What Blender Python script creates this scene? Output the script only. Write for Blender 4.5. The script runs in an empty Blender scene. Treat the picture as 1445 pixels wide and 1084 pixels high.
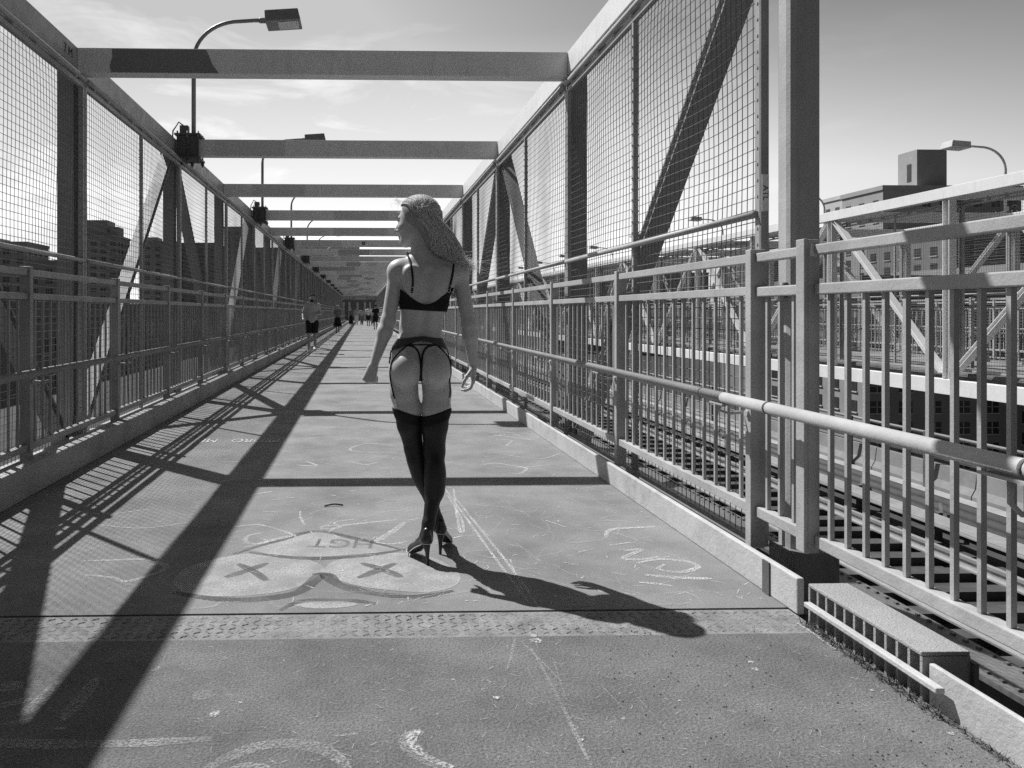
import bpy, bmesh, math, random
import numpy as np
from mathutils import Vector, Matrix, noise as mnoise

SC = bpy.context.scene
COL = SC.collection
R = math.radians

# ------------------------------------------------------------------ camera
F, PX, PY, YAW, CAMH = 1080.0, 541.0, 441.0, R(1.6), 1.2
cam_d = bpy.data.cameras.new('camera')
cam_d.sensor_width = 36.0
cam_d.lens = 36.0 * F / 1445.0
cam_d.shift_x = (722.5 - PX) / 1445.0
cam_d.shift_y = -(542.0 - PY) / 1445.0
cam_d.clip_start, cam_d.clip_end = 0.05, 6000
cam = bpy.data.objects.new('camera', cam_d)
cam.location = (0, 0, CAMH)
cam.rotation_euler = (R(90), 0, -YAW)
COL.objects.link(cam)
SC.camera = cam

def ground(px, py, z=0.0):
    """a point of the photograph that lies on the level z, as a place on the deck"""
    d = F * (CAMH - z) / (py - PY)
    r = (px - PX) / F * d
    return (r * math.cos(YAW) + d * math.sin(YAW), d * math.cos(YAW) - r * math.sin(YAW))

# ------------------------------------------------------------------ light
SUN = Vector((-0.53, 0.525, 1.0)).normalized()          # towards the sun
sun_d = bpy.data.lights.new('sun', 'SUN')
sun_d.energy = 5.0
sun_d.angle = R(0.5)
sun_d.color = (1.0, 1.0, 1.0)
sun = bpy.data.objects.new('sun', sun_d)
sun.rotation_euler = SUN.to_track_quat('Z', 'Y').to_euler()
sun.location = (-20, 20, 40)
COL.objects.link(sun)

W = bpy.data.worlds.new('World')
SC.world = W
W.use_nodes = True
nt = W.node_tree
nt.nodes.clear()
def wn(t, **kw):
    n = nt.nodes.new(t)
    for k, v in kw.items(): setattr(n, k, v)
    return n
sky = wn('ShaderNodeTexSky', sky_type='NISHITA', sun_disc=False)
sky.sun_elevation = math.asin(SUN.z)
sky.sun_rotation = math.atan2(SUN.x, SUN.y)
sky.air_density, sky.dust_density, sky.ozone_density = 1.0, 1.6, 1.0
bw = wn('ShaderNodeRGBToBW')
nt.links.new(sky.outputs[0], bw.inputs[0])
geo = wn('ShaderNodeTexCoord')
mp = wn('ShaderNodeMapping'); mp.inputs['Scale'].default_value = (1.6, 1.6, 7.0)
mp.inputs['Rotation'].default_value = (0.0, R(14), 0.0)
nt.links.new(geo.outputs['Generated'], mp.inputs[0])
nz = wn('ShaderNodeTexNoise'); nz.inputs['Scale'].default_value = 2.3
nz.inputs['Detail'].default_value = 9; nz.inputs['Roughness'].default_value = 0.62; nz.inputs['Distortion'].default_value = 0.5
nt.links.new(mp.outputs[0], nz.inputs[0])
cr = wn('ShaderNodeMapRange'); cr.inputs[1].default_value = 0.50; cr.inputs[2].default_value = 0.78
nt.links.new(nz.outputs[0], cr.inputs[0])
sp = wn('ShaderNodeSeparateXYZ'); nt.links.new(geo.outputs['Generated'], sp.inputs[0])
# thin cloud is brighter towards the sun's side of the sky, bluer and deeper on the far right
side = wn('ShaderNodeMapRange'); side.inputs[1].default_value = 0.62; side.inputs[2].default_value = -0.1
side.inputs[3].default_value = 0.0; side.inputs[4].default_value = 1.0
nt.links.new(sp.outputs[0], side.inputs[0])
fade = wn('ShaderNodeMapRange'); fade.inputs[1].default_value = 0.55; fade.inputs[2].default_value = 0.25
nt.links.new(sp.outputs[2], fade.inputs[0])
def wmath(op, a, b):
    n = wn('ShaderNodeMath', operation=op)
    for i, v in enumerate((a, b)):
        if isinstance(v, (int, float)): n.inputs[i].default_value = v
        else: nt.links.new(v, n.inputs[i])
    return n.outputs[0]
cl = wmath('MULTIPLY', wmath('MULTIPLY', cr.outputs[0], side.outputs[0]), fade.outputs[0])
SKY_GAIN, CLOUD_GAIN, SKY_POW, SKY_CAP = 0.29, 6.0, 2.3, 6.6
base = wmath('MINIMUM', wmath('MULTIPLY', wmath('POWER', bw.outputs[0], SKY_POW), SKY_GAIN), SKY_CAP)
# haze along the horizon ahead, deep filtered sky behind the camera
hz = wn('ShaderNodeMapRange'); hz.inputs[1].default_value = 0.34; hz.inputs[2].default_value = 0.02
nt.links.new(sp.outputs[2], hz.inputs[0])
fr = wn('ShaderNodeMapRange'); fr.inputs[1].default_value = 0.62; fr.inputs[2].default_value = 0.98
nt.links.new(sp.outputs[1], fr.inputs[0])
bk = wn('ShaderNodeMapRange'); bk.inputs[1].default_value = -0.25; bk.inputs[2].default_value = 0.55; bk.inputs[3].default_value = 0.40
nt.links.new(sp.outputs[1], bk.inputs[0])
haze = wmath('MULTIPLY', wmath('MULTIPLY', hz.outputs[0], fr.outputs[0]), 7.5)
base = wmath('MULTIPLY', base, bk.outputs[0])
tot = wmath('ADD', wmath('ADD', base, haze), wmath('MULTIPLY', cl, CLOUD_GAIN))
comb = wn('ShaderNodeCombineColor')
for i in range(3): nt.links.new(tot, comb.inputs[i])
bg = wn('ShaderNodeBackground'); bg.inputs[1].default_value = 0.07
nt.links.new(comb.outputs[0], bg.inputs[0])
out = wn('ShaderNodeOutputWorld'); nt.links.new(bg.outputs[0], out.inputs[0])

vs = SC.view_settings
vs.view_transform = 'Standard'; vs.look = 'None'; vs.exposure = 0.32; vs.gamma = 1.0
SC.display_settings.display_device = 'sRGB'
SC.render.engine = 'CYCLES'
SC.cycles.max_bounces = 6
SC.cycles.transparent_max_bounces = 16
SC.cycles.use_denoising = False

# ------------------------------------------------------------------ materials (a black and white photograph: every tone is neutral)
def mat(name, base=0.5, var=0.06, rough=0.5, bump=0.0, bscale=60.0, stain=0.0, stain_to=0.2, nscale=3.0,
        metallic=0.0, streak=False, chips=0.0, chip_to=0.8, spec=0.5, speckle=0.0, speckle_scale=260.0):
    m = bpy.data.materials.new(name)
    m.use_nodes = True
    t = m.node_tree
    N, L = t.nodes, t.links
    b = N['Principled BSDF']
    b.inputs['Roughness'].default_value = rough
    b.inputs['Metallic'].default_value = metallic
    b.inputs['Specular IOR Level'].default_value = spec
    tc = N.new('ShaderNodeNewGeometry').outputs['Position']
    def noise(scale, detail=6, rgh=0.6, vec=None):
        n = N.new('ShaderNodeTexNoise')
        n.inputs['Scale'].default_value = scale; n.inputs['Detail'].default_value = detail; n.inputs['Roughness'].default_value = rgh
        L.new(vec or tc, n.inputs['Vector'])
        return n.outputs[0]
    def rng(x, a, c, lo, hi):
        n = N.new('ShaderNodeMapRange')
        n.inputs[1].default_value, n.inputs[2].default_value, n.inputs[3].default_value, n.inputs[4].default_value = a, c, lo, hi
        L.new(x, n.inputs[0]); return n.outputs[0]
    def mth(op, a, c):
        n = N.new('ShaderNodeMath'); n.operation = op
        for i, v in enumerate((a, c)):
            if isinstance(v, (int, float)): n.inputs[i].default_value = v
            else: L.new(v, n.inputs[i])
        return n.outputs[0]
    def mix(f, a, c):
        # a*(1-f) + c*f on plain values
        return mth('ADD', mth('MULTIPLY', a, mth('SUBTRACT', 1.0, f)), mth('MULTIPLY', c, f))
    v = rng(noise(nscale, 8, 0.65), 0.3, 0.7, base - var, base + var)
    if speckle:
        s = rng(noise(speckle_scale, 3, 0.7), 0.3, 0.7, 1.0 - speckle, 1.0 + speckle)
        v = mth('MULTIPLY', v, s)
    if stain:
        vec = tc
        if streak:
            mpn = N.new('ShaderNodeMapping'); mpn.inputs['Scale'].default_value = (14, 14, 1.6)
            L.new(tc, mpn.inputs[0]); vec = mpn.outputs[0]
        f = rng(noise(1.0 if streak else 2.2, 8, 0.7, vec), 0.55, 0.72, 0.0, stain)
        v = mix(f, v, stain_to)
    if chips:
        f = rng(noise(38, 4, 0.75), 0.70, 0.74, 0.0, chips)
        v = mix(f, v, chip_to)
    cc = N.new('ShaderNodeCombineColor')
    for i in range(3): L.new(v, cc.inputs[i])
    L.new(cc.outputs[0], b.inputs['Base Color'])
    r = rng(noise(9.0), 0.3, 0.7, max(0.05, rough - 0.1), min(1.0, rough + 0.1))
    L.new(r, b.inputs['Roughness'])
    if bump:
        bp = N.new('ShaderNodeBump'); bp.inputs['Strength'].default_value = bump; bp.inputs['Distance'].default_value = 0.01
        L.new(noise(bscale, 4, 0.7), bp.inputs['Height']); L.new(bp.outputs[0], b.inputs['Normal'])
    return m

M = {}
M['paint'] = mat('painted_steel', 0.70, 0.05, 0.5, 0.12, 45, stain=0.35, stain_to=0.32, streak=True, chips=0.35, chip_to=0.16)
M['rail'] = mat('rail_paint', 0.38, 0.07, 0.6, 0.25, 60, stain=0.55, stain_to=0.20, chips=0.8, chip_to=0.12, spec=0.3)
M['paint_mid'] = mat('shaded_truss_paint', 0.40, 0.05, 0.5, 0.12, 45, stain=0.35, stain_to=0.22, streak=True, chips=0.35, chip_to=0.12)  # the steel paint again, shade put into a darker base
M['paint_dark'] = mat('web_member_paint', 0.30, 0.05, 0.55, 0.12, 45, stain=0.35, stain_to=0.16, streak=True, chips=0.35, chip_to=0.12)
M['rail_dark'] = mat('shade_toned_rail_paint', 0.26, 0.06, 0.5, 0.15, 60, stain=0.4, stain_to=0.18, chips=0.6, chip_to=0.12)  # rail paint with its base darkened to hold the shade
M['patch'] = mat('dark_repaint', 0.20, 0.02, 0.5, 0.1, 40)
M['patch_soft'] = mat('pale_repaint', 0.57, 0.03, 0.5, 0.1, 40)
M['patch_light'] = mat('mid_repaint', 0.40, 0.03, 0.5, 0.1, 40)
M['wire'] = mat('galvanised_wire', 0.11, 0.03, 0.6)
M['frame'] = mat('fence_frame_steel', 0.34, 0.06, 0.5, 0.15, 60, stain=0.5, stain_to=0.2, chips=0.6, chip_to=0.15)
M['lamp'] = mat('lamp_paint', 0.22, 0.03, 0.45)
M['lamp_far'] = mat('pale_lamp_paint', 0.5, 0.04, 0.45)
M['iron'] = mat('dark_iron', 0.10, 0.03, 0.6, 0.3, 50)
M['lens'] = mat('lamp_lens', 0.55, 0.1, 0.2, nscale=14)
M['deck'] = mat('deck_surface', 0.205, 0.06, 0.85, 0.55, 190, stain=0.55, stain_to=0.135, nscale=1.7, chips=0.0, spec=0.3, speckle=0.34, speckle_scale=150)
M['deck_near'] = mat('deck_surface_coarse', 0.165, 0.055, 0.85, 1.0, 110, stain=0.5, stain_to=0.105, nscale=2.1, spec=0.3, speckle=0.42, speckle_scale=110)
M['plate'] = mat('worn_tread_plate', 0.20, 0.08, 0.8, 0.5, 120, stain=0.8, stain_to=0.14, nscale=9, speckle=0.35, speckle_scale=120)
M['joint'] = mat('joint_gap', 0.03, 0.01, 0.9)
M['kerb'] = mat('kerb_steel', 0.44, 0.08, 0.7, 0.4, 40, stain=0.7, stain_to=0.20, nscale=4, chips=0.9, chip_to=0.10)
M['low_wall'] = mat('dusty_kerb_plate', 0.27, 0.05, 0.8, 0.5, 60, stain=0.7, stain_to=0.14, nscale=5, chips=0.9, chip_to=0.07)
M['column'] = mat('column_paint', 0.42, 0.05, 0.55, 0.2, 45, stain=0.4, stain_to=0.2, streak=True, chips=0.5, chip_to=0.12)
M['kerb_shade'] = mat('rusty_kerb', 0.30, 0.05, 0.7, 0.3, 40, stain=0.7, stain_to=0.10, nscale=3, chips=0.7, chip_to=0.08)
M['kerb_dark'] = mat('kerb_joint', 0.09, 0.03, 0.8, 0.4, 60)
M['scupper'] = mat('cast_grating', 0.33, 0.05, 0.7, 0.8, 120, stain=0.4, stain_to=0.18, speckle=0.15)
M['chalk'] = None
M['bed'] = mat('track_bed', 0.045, 0.015, 0.9, 0.6, 30, stain=0.4, stain_to=0.04)
M['tie'] = mat('timber_tie', 0.055, 0.02, 0.85, 0.4, 40)
M['railtop'] = mat('rail_steel', 0.45, 0.05, 0.3, metallic=0.5)
M['girder'] = mat('girder_paint', 0.16, 0.04, 0.55, 0.2, 40, stain=0.5, stain_to=0.09)
M['cover'] = mat('rail_cover', 0.30, 0.06, 0.6, 0.1, 30)
M['concrete'] = mat('barrier_concrete', 0.19, 0.04, 0.8, 0.3, 30, stain=0.5, stain_to=0.2)
M['road'] = mat('road_asphalt', 0.10, 0.02, 0.9)
M['road_dark'] = mat('shade_toned_road', 0.018, 0.008, 0.9, nscale=0.6)  # near-black tone holds the shadow lying on this road
M['city'] = mat('city_ground', 0.025, 0.01, 0.95, nscale=0.02)  # base lowered so the shade below is part of the colour
M['brick'] = mat('brick_wall', 0.24, 0.03, 0.85, stain=0.3, stain_to=0.1, nscale=0.5)
M['brick_dark'] = mat('dark_brick_wall', 0.17, 0.02, 0.85, nscale=0.5)
M['brick_light'] = mat('light_brick_wall', 0.45, 0.04, 0.85, nscale=0.5)
M['white_facade'] = mat('white_facade', 0.80, 0.04, 0.85, nscale=0.5)
M['brick_pale'] = mat('pale_brick_wall', 0.30, 0.03, 0.85, nscale=0.5)
M['glass'] = mat('window_glass', 0.035, 0.02, 0.12, nscale=0.6)
M['winframe'] = mat('window_frame', 0.42, 0.05, 0.6)
M['sticker'] = mat('sticker_paper', 0.62, 0.08, 0.6, nscale=30)
M['ink'] = mat('black_ink', 0.025, 0.005, 0.6)
M['skin'] = mat('skin', 0.47, 0.015, 0.45, 0.04, 140, nscale=9)
M['skin_tan'] = mat('tanned_skin', 0.28, 0.02, 0.5, nscale=9)
M['black'] = mat('black_fabric', 0.012, 0.003, 0.75, 0.2, 400, spec=0.25)
M['sheer'] = mat('sheer_panel', 0.05, 0.01, 0.55)
M['stocking'] = mat('black_nylon', 0.016, 0.004, 0.5, spec=0.35)
M['leather'] = mat('black_leather', 0.02, 0.004, 0.3)
M['piping'] = mat('pale_piping', 0.55, 0.05, 0.5)
M['metal'] = mat('bright_metal', 0.7, 0.05, 0.25, metallic=0.6)
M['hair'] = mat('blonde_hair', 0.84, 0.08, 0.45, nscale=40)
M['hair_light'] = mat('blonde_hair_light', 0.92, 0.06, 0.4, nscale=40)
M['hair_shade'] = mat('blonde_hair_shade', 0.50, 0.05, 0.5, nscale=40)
M['hair_dark'] = mat('dark_hair', 0.02, 0.01, 0.85, spec=0.1)
M['grey_cloth'] = mat('grey_shirt', 0.38, 0.02, 0.8, 0.2, 200)
M['white_cloth'] = mat('white_shirt', 0.65, 0.04, 0.8)
M['mid_cloth'] = mat('mid_grey_cloth', 0.14, 0.03, 0.8)
M['twig'] = mat('dry_twig', 0.05, 0.02, 0.8)
M['weed'] = mat('dry_weeds', 0.07, 0.03, 0.9)

for _n in ('hair', 'hair_light', 'hair_shade'):     # light passes through the thin outer strands
    _t = M[_n].node_tree; _b = _t.nodes['Principled BSDF']
    _tr = _t.nodes.new('ShaderNodeBsdfTranslucent'); _mx = _t.nodes.new('ShaderNodeMixShader'); _mx.inputs[0].default_value = 0.5
    _t.links.new(_b.inputs['Base Color'].links[0].from_socket, _tr.inputs[0])
    _t.links.new(_b.outputs[0], _mx.inputs[1]); _t.links.new(_tr.outputs[0], _mx.inputs[2])
    _t.links.new(_mx.outputs[0], _t.nodes['Material Output'].inputs[0])

def paint_mat(name, base, cover, scale=120.0, lo=0.42, hi=0.6):
    """worn spray paint or chalk: a thin layer broken by the grain of the deck"""
    m = bpy.data.materials.new(name); m.use_nodes = True
    t = m.node_tree; N, L = t.nodes, t.links
    b = N['Principled BSDF']; b.inputs['Base Color'].default_value = (base, base, base, 1); b.inputs['Roughness'].default_value = 0.9
    tr = N.new('ShaderNodeBsdfTransparent'); mx = N.new('ShaderNodeMixShader')
    g = N.new('ShaderNodeNewGeometry').outputs['Position']
    n = N.new('ShaderNodeTexNoise'); n.inputs['Scale'].default_value = scale; n.inputs['Detail'].default_value = 5; n.inputs['Roughness'].default_value = 0.7
    n2 = N.new('ShaderNodeTexNoise'); n2.inputs['Scale'].default_value = 6; n2.inputs['Detail'].default_value = 5
    L.new(g, n.inputs['Vector']); L.new(g, n2.inputs['Vector'])
    r = N.new('ShaderNodeMapRange'); r.inputs[1].default_value = lo; r.inputs[2].default_value = hi; r.inputs[4].default_value = cover
    r2 = N.new('ShaderNodeMapRange'); r2.inputs[1].default_value = 0.3; r2.inputs[2].default_value = 0.6; r2.inputs[3].default_value = 0.35
    L.new(n.outputs[0], r.inputs[0]); L.new(n2.outputs[0], r2.inputs[0])
    mm = N.new('ShaderNodeMath'); mm.operation = 'MULTIPLY'; L.new(r.outputs[0], mm.inputs[0]); L.new(r2.outputs[0], mm.inputs[1])
    L.new(mm.outputs[0], mx.inputs[0]); L.new(tr.outputs[0], mx.inputs[1]); L.new(b.outputs[0], mx.inputs[2])
    L.new(mx.outputs[0], N['Material Output'].inputs[0])
    return m
M['chalk'] = paint_mat('white_chalk', 0.62, 0.9)
M['chalk_faint'] = paint_mat('faint_chalk', 0.48, 0.38)
M['chalk_old'] = paint_mat('old_spray_lines', 0.48, 0.55)
M['spray_pale'] = paint_mat('pale_spray_paint', 0.45, 0.8, lo=0.30, hi=0.56)
M['stencil'] = paint_mat('white_stencil_paint', 0.6, 0.95, lo=0.25, hi=0.45)
M['spray_dark'] = paint_mat('dark_spray_paint', 0.075, 0.75, lo=0.34, hi=0.54)

# ------------------------------------------------------------------ mesh helpers
class MB:
    def __init__(s): s.v, s.f, s.sm = [], [], []
    def add(s, vs, fs, smooth=False):
        o = len(s.v); s.v += [tuple(p) for p in vs]
        s.f += [tuple(i + o for i in f) for f in fs]; s.sm += [smooth] * len(fs)
        return s
    def box(s, x0, x1, y0, y1, z0, z1):
        return s.add([(x0,y0,z0),(x1,y0,z0),(x1,y1,z0),(x0,y1,z0),(x0,y0,z1),(x1,y0,z1),(x1,y1,z1),(x0,y1,z1)],
                     [(3,2,1,0),(4,5,6,7),(0,1,5,4),(1,2,6,5),(2,3,7,6),(3,0,4,7)])
    def bar(s, a, b, w, h, up=(0,0,1)):
        """a straight bar from a to b, w across, h along up"""
        a, b, up = Vector(a), Vector(b), Vector(up)
        d = (b - a).normalized(); x = d.cross(up).normalized(); u = x.cross(d).normalized()
        vs = []
        for p in (a, b):
            for sx, su in ((-1,-1),(1,-1),(1,1),(-1,1)): vs.append(p + x*(w/2*sx) + u*(h/2*su))
        return s.add(vs, [(0,1,2,3),(7,6,5,4),(1,0,4,5),(2,1,5,6),(3,2,6,7),(0,3,7,4)])
    def tube(s, pts, r, n=10, caps=True, smooth=True):
        pts = [Vector(p) for p in pts]; rs = r if isinstance(r, (list, tuple)) else [r]*len(pts)
        vs, fs = [], []
        ref = None
        for i, p in enumerate(pts):
            d = (pts[min(i+1, len(pts)-1)] - pts[max(i-1, 0)]).normalized()
            if ref is None:
                ref = Vector((0,0,1)) if abs(d.z) < 0.9 else Vector((1,0,0))
            x = d.cross(ref).normalized(); ref = x.cross(d).normalized()
            for k in range(n):
                a = 2*math.pi*k/n
                vs.append(p + (x*math.cos(a) + ref*math.sin(a))*rs[i])
        for i in range(len(pts)-1):
            for k in range(n):
                k2 = (k+1) % n
                fs.append((i*n+k, i*n+k2, (i+1)*n+k2, (i+1)*n+k))
        s.add(vs, fs, smooth)
        if caps:
            o = len(s.v) - len(vs)
            s.f.append(tuple(o+k for k in reversed(range(n)))); s.sm.append(False)
            s.f.append(tuple(o+(len(pts)-1)*n+k for k in range(n))); s.sm.append(False)
        return s
    def build(s, name, m, parent=None, bevel=0.0, loc=None):
        me = bpy.data.meshes.new(name)
        me.from_pydata([tuple(p) for p in s.v], [], s.f)
        me.polygons.foreach_set('use_smooth', s.sm)
        me.materials.append(m); me.update()
        return link(name, me, parent, bevel, loc)

def link(name, me, parent=None, bevel=0.0, loc=None):
    o = bpy.data.objects.new(name, me); COL.objects.link(o)
    if parent is not None:
        o.parent = parent
        o.matrix_parent_inverse = Matrix.Translation(parent.location).inverted() if loc is None else Matrix()
    if loc is not None: o.location = loc
    if bevel:
        b = o.modifiers.new('edge', 'BEVEL'); b.width = bevel; b.segments = 2; b.limit_method = 'ANGLE'
    return o

def thing(name, label, cat, loc=(0,0,0), group=None):
    o = bpy.data.objects.new(name, None); COL.objects.link(o); o.location = loc
    o.empty_display_size = 0.1
    return tag(o, label, cat, group)
def tag(o, label, cat, group=None, kind=None):
    o['label'] = label; o['category'] = cat
    if group: o['group'] = group
    if kind: o['kind'] = kind
    return o
def structure(o, label=None):
    o['kind'] = 'structure'
    if label: o['label'] = label
    return o
def copy_tree(o, loc, parent=None):
    c = o.copy(); COL.objects.link(c); c.location = loc
    for ch in o.children:
        d = ch.copy(); COL.objects.link(d); d.parent = c; d.matrix_parent_inverse = Matrix()
        for g in ch.children:
            e = g.copy(); COL.objects.link(e); e.parent = d; e.matrix_parent_inverse = Matrix()
    return c
def text_mesh(body, size, depth=0.0):
    cu = bpy.data.curves.new('lettering', 'FONT'); cu.body = body; cu.size = size; cu.extrude = depth
    cu.align_x = 'CENTER'; cu.align_y = 'CENTER'
    o = bpy.data.objects.new('lettering', cu); COL.objects.link(o)
    bpy.context.view_layer.update()
    me = bpy.data.meshes.new_from_object(o.evaluated_get(bpy.context.evaluated_depsgraph_get()))
    bpy.data.objects.remove(o); return me
# ------------------------------------------------------------------ layout of the bridge (metres; +y runs along the walkway)
S = 3.77                       # truss panel
Y0 = 7.2                       # first cross beam in view
NB = 26
YEND = Y0 + S * (NB - 1)
KL, KR = -2.16, 1.726          # kerb faces
CH0, CH1 = 3.45, 3.67          # top chord
JOINT = 3.06

# ---- ground far below, then roads
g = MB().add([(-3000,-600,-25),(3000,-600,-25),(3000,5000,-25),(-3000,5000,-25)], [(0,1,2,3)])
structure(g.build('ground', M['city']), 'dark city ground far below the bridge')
# ---- walkway: two deck slabs with a joint between them
structure(MB().box(KL-0.12, KR+0.1, JOINT+0.007, YEND+30, -0.28, 0.0).build('walkway', M['deck']), 'grey deck of the walkway beyond the expansion joint')
structure(MB().box(KL-0.12, KR+0.1, -4.0, 2.82, -0.28, 0.0).build('walkway', M['deck_near']), 'coarse grey deck of the walkway in front of the joint')
structure(MB().box(KL-0.12, KR+0.1, 2.82, JOINT+0.007, -0.28, -0.03).build('expansion_joint', M['joint']), 'dark open gap of the expansion joint')
tp = MB().box(KL, KR, 2.821, JOINT-0.007, -0.029, -0.002)
rnd = random.Random(3)
nx, ny = 92, 6
for j in range(ny):
    for i in range(nx):
        cx = KL + (i+0.5)*(KR-KL)/nx; cy = 2.835 + (j+0.5)*0.205/ny
        a = R(38) if (i+j) % 2 else R(-38)
        ca, sa = math.cos(a), math.sin(a); pk = max(-.001, .0006+.0030*mnoise.noise((cx*2.3, cy*9, 1.0)))
        def q(u, v, z): return (cx+u*ca-v*sa, cy+u*sa+v*ca, z)
        tp.add([q(-.017,0,-.0015),q(0,-.0055,-.0015),q(.017,0,-.0015),q(0,.0055,-.0015),q(-.009,0,pk),q(.009,0,pk)],
               [(0,1,5,4),(1,2,5),(2,3,4,5),(3,0,4)])
structure(tp.build('tread_plate', M['plate']), 'worn raised pattern steel plate strip across the walkway')

# ---- kerbs
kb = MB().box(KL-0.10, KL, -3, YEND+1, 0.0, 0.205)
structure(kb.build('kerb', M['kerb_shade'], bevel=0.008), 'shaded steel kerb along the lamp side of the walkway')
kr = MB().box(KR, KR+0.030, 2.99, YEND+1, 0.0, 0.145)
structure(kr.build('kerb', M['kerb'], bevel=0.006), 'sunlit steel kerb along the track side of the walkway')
structure(MB().box(KR-0.006, KR+0.002, 3.19, 3.245, 0.001, 0.140).build('kerb_splice', M['kerb_dark']), 'dark splice in the sunlit kerb')
structure(MB().box(KR+0.012, KR+0.03, -2.0, 2.30, -0.05, 0.125).build('kerb', M['kerb'], bevel=0.004), 'low steel kerb plate in front of the drain box')

# ---- trusses
def h_section(mb, a, b, width, depth, t=0.014, xdir=(1,0,0)):
    """rolled H section from a to b: flanges `width` across x, `depth` apart in the plane of the truss"""
    a, b, x = Vector(a), Vector(b), Vector(xdir)
    d = (b-a).normalized(); u = x.cross(d).normalized()
    for sgn in (-1, 1):
        mb.bar(a+u*sgn*depth/2, b+u*sgn*depth/2, t, width, up=x)
    mb.bar(a, b, depth-t, t, up=x)
def truss(xin, sgn, k0, k1, label, m=M['paint'], mw=None, gus=True, skip=()):
    """xin: inner face of the chord, sgn: side on which the members stand"""
    t = thing('truss', label, 'truss', (xin, Y0, 0))
    mw = mw or m
    ya, yb = Y0+S*k0, Y0+S*k1
    xa, xb = sorted((xin, xin+sgn*0.17))
    MB().box(xa, xb, ya-0.1, yb+0.1, CH0, CH1).build('top_chord', m, t, bevel=0.006)
    MB().box(xa, xb, ya-0.1, yb+0.1, -0.42, -0.12).build('bottom_chord', m, t, bevel=0.006)
    xc = xin+sgn*0.10
    for k in range(k0, k1+1):
        if k in skip: continue
        y = Y0+S*k
        mb = MB(); h_section(mb, (xc, y+0.06, -0.12), (xc, y+0.06, CH0), 0.15, 0.16)
        mb.build('vertical', mw, t)
    for k in range(k0, k1):
        # bottom nodes at even k, top nodes at odd k
        if k % 2 == 0: a, b = (k, 0.02), (k+1, CH0-0.05)
        else: a, b = (k, CH0-0.05), (k+1, 0.02)
        sA = 0.16 if a[0] == k else 0
        mb = MB(); h_section(mb, (xc, Y0+S*a[0]+0.22, a[1]), (xc, Y0+S*b[0]-0.10, b[1]), 0.15, 0.075)
        mb.build('diagonal', mw, t)
        # gusset plates at the nodes
    for k in range(k0, k1+1) if gus else ():
        if k in skip: continue
        y = Y0+S*k+0.06; gm = MB()
        if k % 2: gm.box(xc-0.082, xc-0.076, y-0.2, y+0.2, CH0-0.16, CH0-0.001).box(xc+0.076, xc+0.082, y-0.2, y+0.2, CH0-0.16, CH0-0.001)
        else: gm.box(xc-0.082, xc-0.076, y-0.2, y+0.2, -0.119, 0.24).box(xc+0.076, xc+0.082, y-0.2, y+0.2, -0.119, 0.24)
        gm.build('gusset_plate', mw, t)
    return t
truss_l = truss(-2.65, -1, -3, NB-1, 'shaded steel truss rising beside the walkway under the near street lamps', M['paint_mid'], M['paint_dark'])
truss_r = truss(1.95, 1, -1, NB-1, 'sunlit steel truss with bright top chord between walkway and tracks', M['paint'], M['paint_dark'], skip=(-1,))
me = text_mesh('7 M', 0.15)
me.materials.append(M['ink'])
o = link('lettering', me, truss_l)
o.matrix_parent_inverse = Matrix()
o.matrix_local = Matrix.Translation((0.003, -0.22, 3.56)) @ Matrix(((0,0,1,0),(0.9,0,0,0),(0,0.8,0,0),(0,0,0,1)))

# ---- end column of the track-side truss
c = thing('column', 'thick square steel column standing at the end of the sunlit truss', 'column', (2.06, 3.55, 0))
MB().box(1.985, 2.14, 3.50, 3.62, -0.6, 3.72).build('shaft', M['column'], c, bevel=0.03)
MB().box(1.972, 2.185, 3.44, 3.66, -0.9, 0.10).build('base', M['girder'], c, bevel=0.006)
MB().box(1.955, 1.983, 3.545, 3.60, 1.285, 1.325).tube([(1.972,3.53,1.34),(1.972,3.53,1.27)], 0.018, 10).build('bolt', M['iron'], c)

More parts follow.
